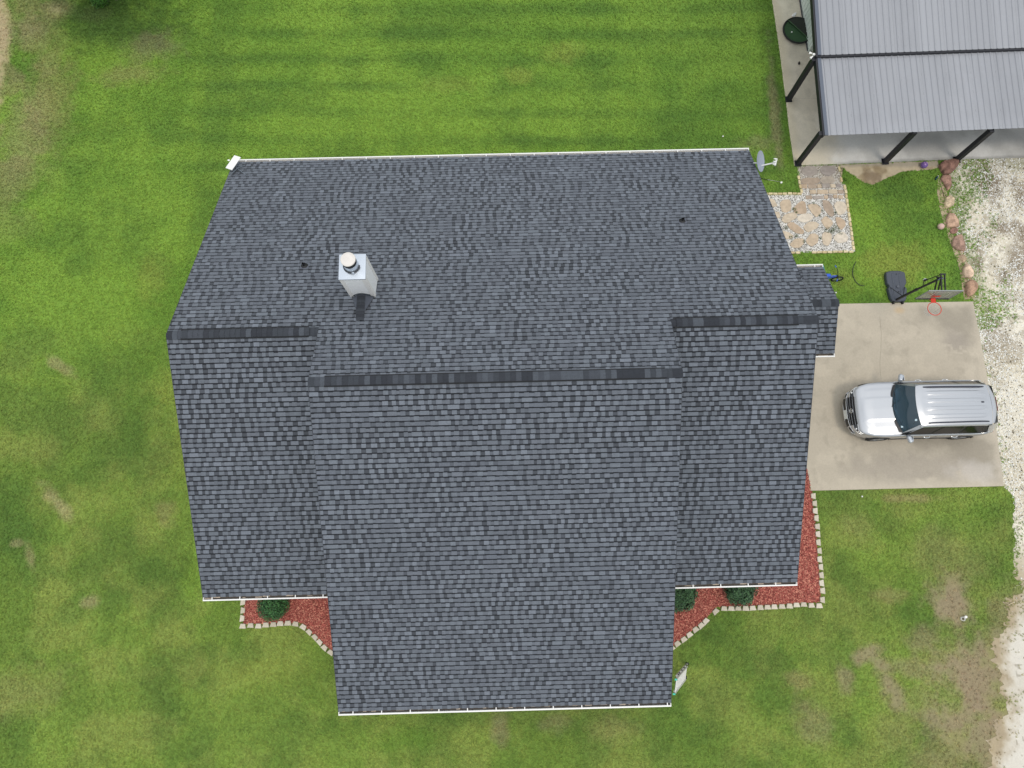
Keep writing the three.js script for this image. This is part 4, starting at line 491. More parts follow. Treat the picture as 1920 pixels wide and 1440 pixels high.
    const lp = front(.84, s * .64, .01); mesh('projector', new THREE.SphereGeometry(.032, 14, 10).translate(...lp), phys(C(235, 238, 240), .1, { metalness: .4 }), car);
    mesh('fog_light', fpatch(.46, .58, s * .54, s * .76, .007, 8, 4), dark, car); mesh('fog_trim', tube([front(.6, s * .52, .012), front(.58, s * .7, .012), front(.5, s * .78, .012), front(.44, s * .7, .012)], .009, 6), chrome, car);
    mesh('tail_light', grid(8, 4, (u, v) => { const p = sideP(lerp(2.14, 2.44, u), lerp(.86, 1.02, v), s, .008); return p; }), phys(C(150, 26, 30), .15, { clearcoat: 1 }), car);
    for (const x of [-1.45, 1.58]) {
      const arch = new THREE.TorusGeometry(.425, .022, 8, 30, Math.PI * 1.02); arch.translate(x, .37, s * .975); mesh('wheel_arch', arch, blackP, car);
      const tg = new THREE.LatheGeometry([[.24, -.11], [.34, -.12], [.372, -.09], [.376, 0], [.372, .09], [.34, .12], [.24, .11]].map(p => new THREE.Vector2(...p)), 36); tg.rotateX(Math.PI / 2); tg.translate(x, .37, s * .87); const w = mesh('wheel', tg, rubber, car);
      const sp5 = []; for (let k = 0; k < 5; k++) { const b = box(.06, .22, .03, 0, .13, 0, .01); b.rotateZ(k * 1.2566); b.translate(x, .37, s * .965); sp5.push(b); } sp5.push(new THREE.TorusGeometry(.235, .018, 8, 30).translate(x, .37, s * .96)); mesh('rim', merge(sp5), phys(C(150, 153, 158), .3, { metalness: .8 }), w); mesh('brake_disc', new THREE.CylinderGeometry(.2, .2, .03, 24).rotateX(Math.PI / 2).translate(x, .37, s * .9), dark, w);
    }
  }
  // grille, bumper, plate, emblem
  mesh('grille', fpatch(.62, .9, -.5, .5, .004, 20, 8), dark, car);
  const arc = (y, w, off, n = 25) => { const p = Array.from({ length: n }, (_, i) => front(y, lerp(-w, w, i / (n - 1)), off)); const q = p.map((a, i) => [.5 * (a[0] + p[n - 1 - i][0]), a[1], a[2]]); for (let k = 0; k < 12; k++) { const b = q.map(a => a[0]); for (let i = 1; i < n - 1; i++) q[i][0] = (b[i - 1] + 2 * b[i] + b[i + 1]) / 4; } return q.filter((a, i) => i % 2 === 0); };
  for (const y of [.7, .78, .86]) mesh('grille_bar', tube(arc(y, .5, .02), .0075, 6), phys(C(150, 153, 158), .25, { metalness: .9 }), car);
  mesh('grille_frame', tube(arc(.615, .58, .016), .013, 6), chrome, car);
  mesh('bumper_intake', fpatch(.36, .57, -.5, .5, .005, 18, 4), blackP, car);
  mesh('bumper_trim', tube(arc(.37, .74, .012), .011, 6), chrome, car);
  const pp = front(.52, .08, .03); mesh('number_plate', (() => { const g = box(.012, .15, .32, 0, 0, 0, .004); g.rotateZ(-.25); g.translate(pp[0], .52, .08); return g; })(), std(C(205, 208, 204), .5), car);
  { const e = front(.8, 0, .03), r = .075, gl = [new THREE.TorusGeometry(r, .009, 6, 28), bar([-.035, .062, 0], [0, .006, 0], .007, 5), bar([.035, .062, 0], [0, .006, 0], .007, 5), bar([-.066, .022, 0], [-.028, -.062, 0], .007, 5), bar([-.028, -.062, 0], [0, -.008, 0], .007, 5), bar([0, -.008, 0], [.028, -.062, 0], .007, 5), bar([.028, -.062, 0], [.066, .022, 0], .007, 5)]; const g = merge(gl); g.rotateY(-Math.PI / 2); g.rotateZ(-.35); g.translate(e[0], .8, 0); mesh('emblem', g, chrome, car); const bk = new THREE.CylinderGeometry(r, r, .01, 24); bk.rotateZ(Math.PI / 2 - .35); bk.translate(e[0] + .012, .8, 0); mesh('emblem_back', bk, dark, car); }
  { const a = new THREE.ConeGeometry(.04, .075, 12); a.scale(1.9, 1, .8); a.translate(1.72, roofY(1.72, 0) + .03, -.06); mesh('antenna_fin', a, gunm, car); }
  mesh('number_plate', box(.012, .15, .32, 2.5, .8, 0, .004), std(C(205, 208, 204), .5), car); mesh('rear_bumper', grid(16, 4, (u, v) => back(lerp(.4, .6, v), lerp(-.78, .78, u), .01)), blackP, car);
  // cabin seen through the windshield
  const cab = std(C(44, 52, 58), .85); mesh('dashboard', grid(14, 5, (u, v) => { const z = lerp(-.82, .82, u); return [wsB(z)[0] + .1 + v * .5, 1.1 - v * v * .12, z * .98]; }), cab, car); mesh('steering_wheel', new THREE.TorusGeometry(.18, .016, 8, 28).rotateY(1.2).translate(-.42, 1.08, .38), dark, car);
  for (const z of [-.38, .38]) mesh('seat', merge([box(.5, .16, .48, .12, .86, z, .05), (() => { const b = box(.14, .62, .46, 0, .3, 0, .05); b.rotateZ(-.25); b.translate(.34, .92, z); return b; })(), box(.1, .17, .26, .5, 1.5, z, .04)]), std(C(30, 34, 38), .85), car);
  mesh('cabin_floor', box(2.9, .02, 1.6, .8, .95, 0), dark, car);
  for (const [u, v] of [[.9, .16], [.86, .86]]) { const z0 = lerp(-.85, .85, u), z1 = lerp(-.655, .655, u), a = wsB(z0), b = wsT(z1), k = .05 * Math.sin(Math.PI * v); const g = box(.07, .004, .07); g.rotateZ(.8); g.translate(lerp(a[0], b[0], v) - k * .6 - .004, lerp(a[1], b[1], v) + k * .5 + .006, lerp(z0, z1, v)); mesh('sticker', g, std(C(200, 222, 232), .5), car); }
}

// ------------------------------------------------------------------ basketball hoop
{
  const X = 14.36, h = thing('basketball_hoop', 'portable basketball hoop with black base and clear backboard beside driveway', 'basketball hoop', [X, 0, -8.6]);
  const plastic = phys(C(66, 72, 83), .5), blk = phys(C(24, 25, 28), .5), red = phys(C(214, 62, 42), .5);
  const half = [[0, -1.17], [.2, -1.16], [.33, -1.12], [.36, -1.06], [.37, -.8], [.365, -.66], [.3, -.58], [.3, -.52], [.35, -.48], [.34, -.3], [.3, -.1], [.24, .03], [0, .05]];
  const out = [...half, ...half.slice(1, -1).reverse().map(([x, z]) => [-x, z])]; const sh = new THREE.Shape(out.map(([x, z]) => new THREE.Vector2(x, -z)));
  const bg = new THREE.ExtrudeGeometry(sh, { depth: .1, bevelEnabled: true, bevelThickness: .05, bevelSize: .05, bevelOffset: -.05, bevelSegments: 4 }); bg.rotateX(-Math.PI / 2); bg.translate(.09, .06, 0); const base = mesh('base', bg, plastic, h);
  for (const s of [-1, 1]) { const r = new THREE.CapsuleGeometry(.04, .8, 4, 10); r.rotateX(Math.PI / 2); r.scale(1.3, .5, 1); r.translate(.09 + s * .13, .205, -.62); mesh('rib', r, plastic, base); }
  mesh('fill_cap', new THREE.CylinderGeometry(.055, .06, .04, 20).translate(.1, .225, -.52), phys(C(80, 85, 94), .5), base); for (const z of [-1.02, -.32]) mesh('fill_cap', new THREE.CylinderGeometry(.02, .02, .02, 12).translate(.1, .215, z), blk, base);
  for (const s of [-1, 1]) mesh('wheel', new THREE.CylinderGeometry(.07, .07, .05, 18).rotateZ(Math.PI / 2).translate(.09 + s * .17, .1, .06), blk, base);
  mesh('pole', merge([bar([-.0, .12, -.02], [-.0, 1.5, .06], .045, 14), bar([-.0, 1.45, .058], [-.0, 2.82, .17], .038, 14), bar([0, 1.42, .05], [0, 1.5, .06], .055, 14)]), blk, h);
  for (const s of [-1, 1]) mesh('brace', bar([.09 + s * .27, .2, -.5], [0, .62, .01], .012, 8), blk, h);
  const zb = .68, y0 = 2.27, y1 = 3.03; // board plane
  const board = mesh('backboard', box(1.1, y1 - y0 - .04, .02, 0, (y0 + y1) / 2, zb, .004), phys(C(206, 206, 200), .12, { transmission: .8, thickness: 0 }), h);
  const fr = []; for (const s of [-1, 1]) { fr.push(box(.028, y1 - y0, .035, s * .56, (y0 + y1) / 2, zb, .006)); } fr.push(box(1.148, .03, .035, 0, y1, zb, .006)); mesh('board_frame', merge(fr), phys(C(150, 152, 154), .4, { metalness: .4 }), board); mesh('board_pad', box(1.15, .055, .06, 0, y0 - .01, zb, .015), blk, board);
  mesh('target_square', merge([box(.56, .03, .006, 0, 2.88, zb + .014), box(.03, .42, .006, -.265, 2.66, zb + .014), box(.03, .42, .006, .265, 2.66, zb + .014)]), std(C(176, 172, 160), .6), board); mesh('board_logo', box(.24, .12, .006, 0, 2.52, zb + .014, .002), red, board);
  mesh('arm', merge([sqbar([-.06, 2.8, .12], [-.06, 2.42, zb - .02], .03, .05), sqbar([.06, 2.8, .12], [.06, 2.42, zb - .02], .03, .05), sqbar([-.06, 2.98, .1], [-.06, 2.9, zb - .02], .03, .05), sqbar([.06, 2.98, .1], [.06, 2.9, zb - .02], .03, .05), box(.2, .04, .05, 0, 2.98, .08, .006), box(.2, .04, .05, 0, 2.8, .12, .006), box(.2, .5, .04, 0, 2.66, zb - .04, .006)]), blk, h);
  mesh('adjuster', merge([bar([0, 2.96, .06], [0, 1.95, -.08], .016, 8), bar([0, 1.95, -.08], [0, 1.85, .07], .014, 8), box(.08, .16, .06, 0, 2.05, -.07, .02)]), blk, h); mesh('adjuster_handle', box(.07, .12, .05, 0, 2.0, -.12, .02), phys(C(190, 194, 196), .4), h); mesh('spring_plate', box(.12, .16, .02, 0, 2.85, .2, .005), phys(C(120, 130, 160), .4), h);
  const rz = zb + .38, ry = 2.31; const rim = mesh('rim', new THREE.TorusGeometry(.2286, .012, 10, 48).rotateX(Math.PI / 2).translate(0, ry, rz), red, h); mesh('rim_bracket', merge([box(.16, .02, .16, 0, ry, zb + .09, .008), box(.14, .12, .03, 0, ry - .04, zb + .03, .006)]), red, rim);
  const N = []; for (let k = 0; k < 12; k++) for (const d of [-1, 1]) { const pts = []; for (let i = 0; i <= 6; i++) { const t = i / 6, a = (k + d * t * 1.6) / 12 * 6.283, r = lerp(.222, .12, Math.pow(t, .7)); pts.push([Math.cos(a) * r, ry - t * .4, rz + Math.sin(a) * r]); } N.push(tube(pts, .004, 4, 8)); } mesh('net', merge(N), std(C(226, 228, 228), .9), rim);
}
// ------------------------------------------------------------------ ladder leaning on the roof edge
{
  const lad = thing('extension_ladder', 'pale extension ladder with teal end caps leaning on the roof edge', 'ladder', [5.84, 0, 4.4]);
  const al = phys(C(214, 214, 210), .45, { metalness: .2 }), teal = phys(C(70, 190, 168), .5), bl = std(C(34, 36, 36), .8), gr = phys(C(150, 152, 150), .4, { metalness: .5 });
  const b = V3(0, 0, 0), t = V3(-1.14, 3.1, -.13), up = t.clone().sub(b).normalize(), wdir = V3(.08, 0, -.42).normalize(), P = (k, w, n = 0) => { const nn = wdir.clone().cross(up).normalize(); const v = b.clone().addScaledVector(up, k).addScaledVector(wdir, w).addScaledVector(nn, n); return [v.x, v.y, v.z]; }, L = t.distanceTo(b);
  for (const [off, k0, k1, w] of [[0, .05, L * .86, .22], [.055, .5, L, .2]]) {
    for (const s of [-1, 1]) { const r = mesh('rail', sqbar(P(k0, s * w, off), P(k1, s * w, off), .05, .028), al, lad); if (off) mesh('end_cap', sqbar(P(k1 - .03, s * w, off), P(k1 + .07, s * w, off), .065, .045), teal, r); else mesh('foot', box(.1, .05, .08, P(.02, s * w, off)[0], .04, P(.02, s * w, off)[2], .01), bl, r); }
    for (let k = k0 + .22; k < k1 - .05; k += .3) mesh('rung', bar(P(k, -w, off), P(k, w, off), .02, 10), al, lad);
  }
  for (let k = .5; k < 2.7; k += .3) mesh('rung_bracket', box(.05, .05, .04, ...P(k, .235, .02), .008), (k * 10 | 0) % 2 ? bl : gr, lad);
}
// ------------------------------------------------------------------ antennas
{
  const [x, z] = hw(-8.47, -9.5), an = thing('flat_antenna', 'white flat panel antenna on tripod at the top left roof corner', 'antenna', [x, 2.99, z], PSI);
  const wh = phys(C(240, 240, 240), .4), gy = phys(C(120, 130, 142), .5, { metalness: .3 });
  const d = new RoundedBoxGeometry(.55, .035, .34, 3, .014), M = new THREE.Matrix4(); const lx = V3(.5, .0, -.86).normalize(), n0 = V3(-.35, 1, -.2).normalize(), zz = lx.clone().cross(n0).normalize(), nn = zz.clone().cross(lx).normalize(); M.makeBasis(lx, nn, zz); M.setPosition(-.06, .3, -.1); d.applyMatrix4(M); mesh('panel', d, wh, an);
  mesh('mast', merge([bar([0, .02, 0], [-.03, .27, -.06], .022, 12), box(.1, .03, .1, -.04, .265, -.07, .01)]), gy, an); mesh('cable_port', box(.07, .03, .05, -.24, .26, -.22, .01), wh, an);
  for (const [a, b, y] of [[-.2, .27, .135], [.33, .28, .14], [.18, -.25, -.12], [-.2, -.25, -.12]]) mesh('leg', bar([0, .1, 0], [a, y, b], .013, 8), gy, an);
}
{
  const c = V3(8.46, 3.3, -12.5), foot = hw(9.29, -9.25), di = thing('satellite_dish', 'grey satellite dish on the right roof edge facing the barn', 'satellite dish', [foot[0], 3.08, foot[1]]);
  const o = c.clone().sub(V3(foot[0], 3.08, foot[1])), n = V3(.76, .62, .19).normalize(), q = new THREE.Quaternion().setFromUnitVectors(V3(0, 1, 0), n), grey = phys(C(150, 158, 174), .5), w = phys(C(222, 224, 222), .5);
  const pr2 = []; for (let i = 0; i <= 14; i++) { const r = .33 * i / 14; pr2.push(new THREE.Vector2(r, r * r * .42)); } pr2.push(new THREE.Vector2(.338, .05)); for (let i = 14; i >= 0; i--) { const r = .33 * i / 14; pr2.push(new THREE.Vector2(r, r * r * .42 - .012)); }
  const dg = new THREE.LatheGeometry(pr2, 48); dg.scale(1, 1, 1.06); dg.applyQuaternion(q); dg.translate(o.x, o.y - .03, o.z); mesh('reflector', dg, grey, di);
  mesh('mast', merge([tube([[-.1, -.1, .02], [.02, .06, .02], [o.x - .08, o.y - .1, o.z + .02], [o.x - .02, o.y - .05, o.z]], .024, 10)]), w, di); mesh('mount_plate', box(.16, .02, .16, -.1, -.03, .02, .005), w, di);
  const l = [8.98 - foot[0], 3.36 - 3.08, -12.41 - foot[1]], s0 = [o.x - .0, o.y - .26, o.z + .06];
  mesh('feed_arm', sqbar(s0, l, .035, .035), w, di); const lnb = mesh('feed_bracket', sqbar([l[0] + .04, l[1], l[2] - .14], [l[0] - .04, l[1], l[2] + .12], .04, .05), w, di);
  for (const k of [-.1, 0, .1]) { const h = new THREE.LatheGeometry([[0, 0], [.03, 0], [.028, .06], [.018, .09], [.018, .13]].map(p => new THREE.Vector2(...p)), 16); h.rotateZ(1.2); h.translate(l[0] - .0 - k * .3, l[1] + .03, l[2] + k); mesh('feed_horn', h, w, lnb); }
}
// ------------------------------------------------------------------ boulders
{
  const BR = C(140, 106, 94), RB = C(160, 126, 111), TB = C(214, 192, 162), PB2 = C(182, 152, 130);
  const rows = [[BR, .3, 'big dark red brown boulder touching the slab by the third lean-to post', [16.75, -14.22], [17.0, -14.43], [17.55, -14.45], [17.49, -14.18], [17.21, -13.87], [16.91, -13.82], [16.82, -14.04]], [RB, .2, 'red brown wedge shaped boulder second from the slab', [16.77, -13.64], [16.87, -13.8], [17.16, -13.82], [17.2, -13.64], [17.13, -13.33], [16.99, -13.15], [16.88, -13.42]], [TB, .24, 'cream tan blocky boulder standing alone between red ones', [16.76, -12.54], [16.86, -12.84], [17.0, -12.93], [17.15, -12.84], [17.14, -12.54], [16.88, -12.41]],
  [PB2, .24, 'long smooth pinkish tan boulder beside the pale ball', [16.76, -11.97], [16.89, -12.19], [17.06, -12.21], [17.17, -11.88], [17.18, -11.62], [16.93, -11.58], [16.74, -11.62]], [BR, .16, 'small dark reddish rock below the long smooth boulder', [16.81, -11.45], [16.93, -11.58], [17.17, -11.56], [17.14, -11.39], [16.93, -11.32]], [C(164, 134, 119), .24, 'brown boulder with pale scuffed top in mid row', [16.83, -10.98], [17.0, -11.24], [17.21, -11.28], [17.32, -10.98], [17.29, -10.62], [17.04, -10.64], [16.86, -10.77]], [C(186, 162, 136), .1, 'low flat tan rock half sunk in soil', [16.97, -10.43], [17.26, -10.51], [17.35, -10.3], [17.21, -10.17], [17.02, -10.24]], [C(212, 186, 162), .24, 'pale pitted pink boulder second from the driveway end', [17.08, -9.8], [17.2, -10.09], [17.36, -10.09], [17.5, -9.75], [17.39, -9.55], [17.12, -9.55]], [C(168, 136, 114), .26, 'split brown boulder at the driveway end of the row', [17.13, -9.34], [17.38, -9.44], [17.6, -9.23], [17.38, -8.88], [17.16, -8.76], [17.07, -8.92]]];
  for (const [c, h, label, ...poly] of rows) {
    const cx = poly.reduce((s, p) => s + p[0], 0) / poly.length, cz = poly.reduce((s, p) => s + p[1], 0) / poly.length, cur = new THREE.CatmullRomCurve3(poly.map(([x, z]) => V3(x - cx, 0, z - cz)), true, 'catmullrom', .3), k0 = rr(0, 50);
    const g = grid(40, 12, (u, v) => { const p = cur.getPoint(u % 1), a = v < .35 ? v / .35 : 1, k = v < .35 ? 1 - .04 * a : Math.cos((v - .35) / .65 * 1.5708) * .96, y = v < .35 ? h * .6 * a : h * (.6 + .4 * Math.sin((v - .35) / .65 * 1.57)), nx = .6 * (fbm(p.x * k * 6 + k0, p.z * k * 6 + y * 5, 5) - .5) + .5 * (Math.round(fbm(p.x * k * 4 + k0 + 30, p.z * k * 4 + y * 3, 2) * 5) / 5 - .5); return [p.x * k * (1 + .25 * nx), Math.max(-.05, y - .05 + nx * .12 * (v > .3 ? 1 : 0)), p.z * k * (1 + .25 * nx)]; });
    const t = texMap(128, 128, 0, 0, 1, 1, (x, z) => { const n = fbm(x * 7 + k0, z * 7, 4), m = fbm(x * 20, z * 20 + k0, 3); return mul3(mix3(mul3(c, .75), mul3(c, 1.25), sstep(.3, .7, n)), .75 + .5 * m); });
    uvRect(g, -.5, -.5, .5, .5); const o = mesh('boulder', g, std(0xffffff, .95, { map: t, bumpMap: concBump, bumpScale: .015 })); o.position.set(cx, 0, cz); tag(o, label, 'boulder', 'boulders between lawn and gravel');
  }
}
// ------------------------------------------------------------------ shrubs and tree
function leafBall(n, rx, ry, rz, cy, size, tones, shell = .55, lump = .25) {
  const Q = soup(), k0 = rr(0, 90); for (let i = 0; i < n; i++) {
    const a = rnd() * 6.283, u = rr(-.75, 1), q = Math.sqrt(1 - u * u), lo = 1 + lump * 2 * (fbm(Math.cos(a) * q * 2.6 + k0, Math.sin(a) * q * 2.6 + u * 2.2 + k0, 3) - .5), r = lo * Math.pow(rr(shell ** 3, 1), 1 / 3), x = Math.cos(a) * q * rx * r, y = cy + u * ry * r, z = Math.sin(a) * q * rz * r;
    const d = V3(Math.cos(a) * q + rr(-.7, .7), u + rr(-.2, .9), Math.sin(a) * q + rr(-.7, .7)).normalize(), t = V3(rr(-1, 1), rr(-1, 1), rr(-1, 1)).cross(d).normalize(), b = d.clone().cross(t), s = size * rr(.6, 1.3), w = s * .5, c = mul3(tones[(rnd() * tones.length) | 0], rr(.7, 1.25));
    const P = (p, q2, e = 0) => [x + t.x * p + b.x * q2 + d.x * e, y + t.y * p + b.y * q2 + d.y * e, z + t.z * p + b.z * q2 + d.z * e]; quad(Q, P(-s, 0), P(0, -w, s * .2), P(s, 0), P(0, w, s * .2), c);
  } return build(Q);
}
const leafMat = phys(0xffffff, .75, { vertexColors: true, transmission: .25, thickness: 0 });
for (const [x, z, r, h, label, k] of [[-8.06, 2.3, .52, .6, 'rounded dark green shrub in the left mulch bed', 1], [5.75, 1.95, .56, .6, 'dark spiky shrub in right bed by the tall central roof', 0], [7.74, 1.8, .52, .6, 'dark green shrub mid way along the right mulch bed', 0]]) {
  const s = thing('shrub', label, 'shrub', [x, .03, z], 0, 'evergreen shrubs below the front eaves'); const T = k ? [C(60, 112, 58), C(46, 90, 48), C(78, 132, 70)] : [C(66, 104, 66), C(50, 84, 54), C(84, 124, 80)];
  mesh('foliage', leafBall(4200, r, h * .62, r * .95, h * .52, k ? .034 : .045, T, .45, k ? .22 : .5), leafMat, s); const st = []; for (let i = 0; i < 6; i++) st.push(bar([0, 0, 0], [rr(-.3, .3), .45, rr(-.3, .3)], .02, 6, .008)); mesh('stem', merge(st), std(C(78, 62, 48), .9), s);
}
{
  const tr = thing('tree', 'leafy tree just beyond the top left edge with low green shoots', 'tree', [-16.55, 0, -21.95]);
  mesh('trunk', merge([tube([[0, -.05, 0], [.02, 1, -.05], [-.05, 2.4, -.1], [0, 4.2, -.2]], .11, 12), ...[[-1, 3.4, -.9], [1.1, 3.6, -.6], [.4, 3.9, .9], [-.8, 4.1, .7]].map(e => bar([-.03, 2.2, -.1], e, .06, 8, .02))]), std(C(132, 122, 110), .95), tr);
  mesh('crown', leafBall(18000, 3.1, 1.8, 2.6, 4.0, .085, [C(62, 104, 40), C(48, 86, 34), C(80, 122, 48)], .35, .5).translate(-.2, 0, -.7), leafMat, tr);
  mesh('shoots', leafBall(900, .36, .3, .3, .3, .05, [C(60, 112, 30), C(78, 130, 36)], .2, .5).translate(-.55, 0, .3), leafMat, tr);
}
// ------------------------------------------------------------------ loose things in the yard
{
  // blue bicycle
  const b = thing('bicycle', 'small blue bicycle standing on grass beside the side porch', 'bicycle', [11.85, 0, -9.42]);
  const blue = phys(C(38, 84, 190), .3, { clearcoat: 1 }), bl = std(C(24, 24, 26), .8), silver = phys(C(190, 194, 200), .3, { metalness: .8 }), f = m => m;
  for (const x of [-.42, .36]) { const w = mesh('wheel', new THREE.TorusGeometry(.2, .026, 10, 36).translate(x, .226, 0), bl, b); const sp8 = []; for (let k = 0; k < 10; k++) sp8.push(bar([x, .226, 0], [x + Math.cos(k * .628) * .19, .226 + Math.sin(k * .628) * .19, 0], .002, 4)); mesh('spokes', merge(sp8), silver, w); }
  mesh('frame', merge([bar([-.12, .5, 0], [.2, .56, 0], .022), bar([-.06, .27, 0], [.2, .5, 0], .026), bar([-.06, .27, 0], [-.14, .56, 0], .02), bar([-.42, .226, .03], [-.06, .27, .02], .012), bar([-.42, .226, -.03], [-.06, .27, -.02], .012), bar([-.42, .226, .03], [-.12, .5, 0], .012), bar([-.42, .226, -.03], [-.12, .5, 0], .012)]), blue, b);
  mesh('fork', merge([bar([.19, .64, 0], [.27, .46, 0], .02), bar([.27, .46, .04], [.36, .226, .04], .013), bar([.27, .46, -.04], [.36, .226, -.04], .013)]), bl, b); mesh('handlebar', merge([tube([[.06, .8, -.29], [.12, .8, -.16], [.19, .66, -.05], [.19, .66, .05], [.12, .8, .16], [.06, .8, .29]], .011, 8)]), bl, b); for (const s of [-1, 1]) mesh('grip', bar([.09, .8, s * .22], [.05, .8, s * .31], .017, 10), blue, b);
  mesh('seat', box(.22, .05, .12, -.16, .6, 0, .024), phys(C(42, 90, 200), .5), b); mesh('chain_guard', box(.34, .05, .015, -.22, .25, .05, .006), blue, b); mesh('pedal', merge([bar([-.06, .27, -.1], [-.06, .27, .1], .012), box(.08, .02, .06, -.02, .16, .13, .006), box(.08, .02, .06, -.1, .38, -.13, .006)]), bl, b); mesh('kickstand', bar([-.1, .26, .03], [-.16, .01, .14], .008, 6), silver, b);
}
{
  const s = thing('scooter', 'teal and white scooter handle peeking out by the porch gutter corner', 'scooter', [11.3, 0, -9.45], .2), tl = phys(C(40, 150, 150), .4), w = phys(C(222, 228, 228), .4), bl = std(C(26, 26, 28), .8);
  mesh('deck', box(.5, .03, .12, -.2, .1, 0, .012), tl, s); for (const x of [-.42, .1]) mesh('wheel', new THREE.CylinderGeometry(.06, .06, .03, 20).rotateX(Math.PI / 2).translate(x, .06, 0), bl, s); mesh('steering_column', bar([.1, .08, 0], [.16, .88, 0], .016, 10), w, s); mesh('handlebar', bar([.16, .88, -.2], [.16, .88, .2], .015, 10), tl, s); for (const k of [-1, 1]) mesh('grip', bar([.16, .88, k * .13], [.16, .88, k * .23], .02, 10), tl, s);
}
{
  const g = thing('golf_club', 'golf club with white head lying on the grass near the patio', 'golf club', [10.5, .03, -13.52]); mesh('shaft', bar([0, .01, 0], [-.52, .012, -.1], .006, 8), phys(C(170, 172, 172), .3, { metalness: .8 }), g); mesh('grip', bar([-.5, .012, -.096], [-.78, .012, -.15], .012, 8), std(C(28, 28, 28), .9), g); const h = new THREE.SphereGeometry(.05, 18, 12); h.scale(1, .6, .8); h.rotateY(.8); h.translate(.03, .02, .03); mesh('head', h, phys(C(238, 238, 232), .3, { clearcoat: 1 }), g);
}
function ball(name, label, x, y, z, r, c, marks) { const o = thing(name, label, 'ball', [x, y + r, z]); mesh('skin', new THREE.SphereGeometry(r, 32, 20), phys(0xffffff, .5, { map: texMap(128, 64, 0, 0, 1, 1, marks) }), o); const L = []; for (const [a, b] of [[0, 0], [1.57, 0], [0, 1.57]]) { const t = new THREE.TorusGeometry(r, r * .012, 5, 40); t.rotateX(a); t.rotateY(b + .4); L.push(t); } mesh('seams', merge(L), std(mul3(c, .55), .8), o); return o; }
ball('ball', 'shiny purple ball on bare soil against the barn slab', 16.16, .0, -14.2, .13, C(120, 88, 150), (x, z) => mix3(C(112, 84, 150), C(176, 140, 190), sstep(.5, .62, fbm(x * 9, z * 7, 3))));
ball('ball', 'pale pink ball on the grass beside the boulders', 16.47, 0, -11.6, .12, C(206, 172, 162), (x, z) => mix3(C(200, 166, 156), C(220, 190, 180), fbm(x * 6, z * 6, 3)));
{ // chipping target net
  const n = thing('golf_target', 'round dark green pop-up golf target on the slab by the barn wall', 'golf target', [11.76, .05, -20.3]), R = .6, gm = (c) => std(c, .9);
  const tilt = q => q * .0; mesh('rim', new THREE.TorusGeometry(R, .035, 10, 56).rotateX(Math.PI / 2).translate(0, .09, 0), std(C(24, 28, 26), .8), n);
  const disc = new THREE.CircleGeometry(R, 56); disc.rotateX(-Math.PI / 2); disc.translate(0, .075, 0); mesh('net_floor', disc, gm(C(44, 74, 44)), n);
  const hf = new THREE.LatheGeometry([[R - .01, .1], [R * .8, .13], [R * .45, .14], [.0, .13]].map(p => new THREE.Vector2(...p)), 28, 0, Math.PI); hf.rotateY(-.8 + 1.57 - .0); mesh('net_flap', hf, gm(C(32, 38, 30)), n); mesh('flap_hem', bar([Math.cos(.86) * -R, .14, Math.sin(.86) * -R], [Math.cos(.86) * R, .14, Math.sin(.86) * R], .012, 8), gm(C(62, 92, 60)), n);
}
const golf = new THREE.SphereGeometry(.024, 16, 12), gmat = phys(C(240, 240, 236), .4);
for (const [x, y, z, label] of [[11.5, .125, -20.22, 'white golf ball lying on the round green golf target'], [8.38, .045, -15.5, 'white golf ball on lawn above the right end of rear gutter'], [12.35, .04, -1.36, 'white golf ball at the lower edge of the concrete driveway'], [12.2, .04, -8.95, 'white golf ball in grass between porch and driveway edge']]) { const o = mesh('golf_ball', golf, gmat); o.position.set(x, y, z); o.scale.setScalar(1.25); tag(o, label, 'golf ball', 'stray golf balls'); }
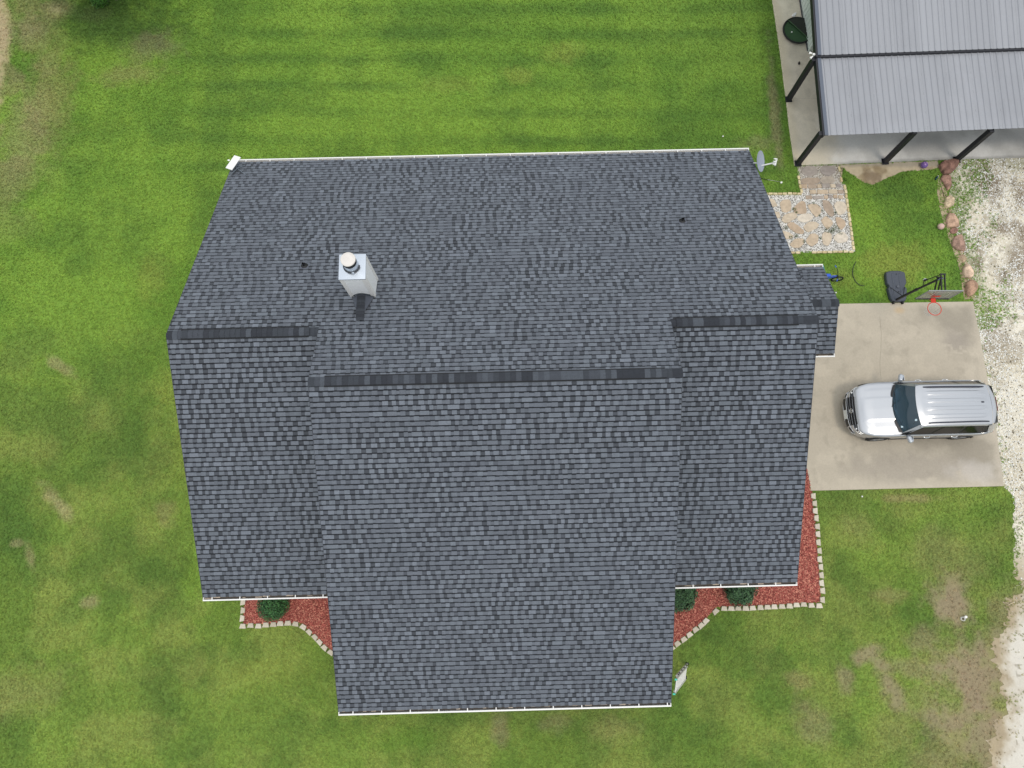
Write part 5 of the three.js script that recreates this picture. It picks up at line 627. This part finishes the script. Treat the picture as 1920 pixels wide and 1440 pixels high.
{
  const g = new THREE.IcosahedronGeometry(.1, 4), p = g.attributes.position; for (let i = 0; i < p.count; i++) { const x = p.getX(i), y = p.getY(i), z = p.getZ(i), k = .6 + .8 * fbm(x * 14 + 5, z * 14 + y * 9, 4); p.setXYZ(i, x * k * .6, Math.max(-.02, y * .35 * k), z * k * 1.3); } g.computeVertexNormals(); g.rotateY(-.7); const o = mesh('rag', g, std(C(226, 226, 224), .9)); o.position.set(11.7, .07, -21.1); tag(o, 'crumpled white rag on the slab above the green golf target', 'rag');
  const d = mesh('door_stop', merge([box(.07, .06, .1, 0, 0, 0, .015), box(.05, .04, .05, 0, .04, -.02, .012)]), std(C(28, 24, 22), .8)); d.position.set(11.69, .08, -18.79); tag(d, 'small black block lying on the slab beside the barn corner post', 'block');
  const bt = thing('bottle', 'dark teal bottle lying in grass beside the second boulder', 'bottle', [16.62, .045, -13.68], .9); mesh('bottle_body', bar([-.08, 0, 0], [.06, 0, 0], .036, 14), phys(C(30, 66, 72), .25), bt); mesh('bottle_neck', bar([.055, 0, 0], [.1, 0, 0], .03, 14, .014), phys(C(30, 66, 72), .25), bt); mesh('cap', bar([.1, 0, 0], [.13, 0, 0], .018, 12), phys(C(230, 236, 236), .4), bt);
  const cl = thing('drain_cleanout', 'white round drain pipe end standing in bare soil near the gravel', 'drain pipe', [15.32, 0, 2.75]); mesh('pipe', new THREE.LatheGeometry([[.055, -.02], [.07, -.02], [.07, .07], [.055, .07], [.055, .0]].map(p => new THREE.Vector2(...p)), 28), phys(C(236, 236, 232), .5), cl); mesh('inside', new THREE.CylinderGeometry(.055, .055, .01, 24).translate(0, .01, 0), std(C(60, 54, 48), .9), cl); mesh('cap', (() => { const g2 = new THREE.CylinderGeometry(.05, .05, .03, 20); g2.rotateX(.5); g2.translate(.11, .03, -.06); return g2; })(), phys(C(238, 238, 234), .5), cl);
  const st = mesh('stick', tube([[-.1, .02, .05], [0, .026, .0], [.11, .02, -.05]], .012, 7), std(C(206, 190, 160), .9)); st.position.set(17.05, 0, 2.25); tag(st, 'short pale stick on dry grass at the edge of the gravel', 'stick');
  const hs = mesh('garden_hose', tube([[13.1, .03, -10.2], [13.02, .035, -10.06], [12.95, .035, -9.9], [12.91, .04, -9.7], [12.95, .035, -9.5], [13.02, .04, -9.35], [13.12, .035, -9.27], [13.3, .03, -9.22]], .013, 7), std(C(52, 60, 50), .7)); tag(hs, 'thin dark hose curved in the grass between porch and hoop base', 'hose');
}
renderer.render(scene, camera);
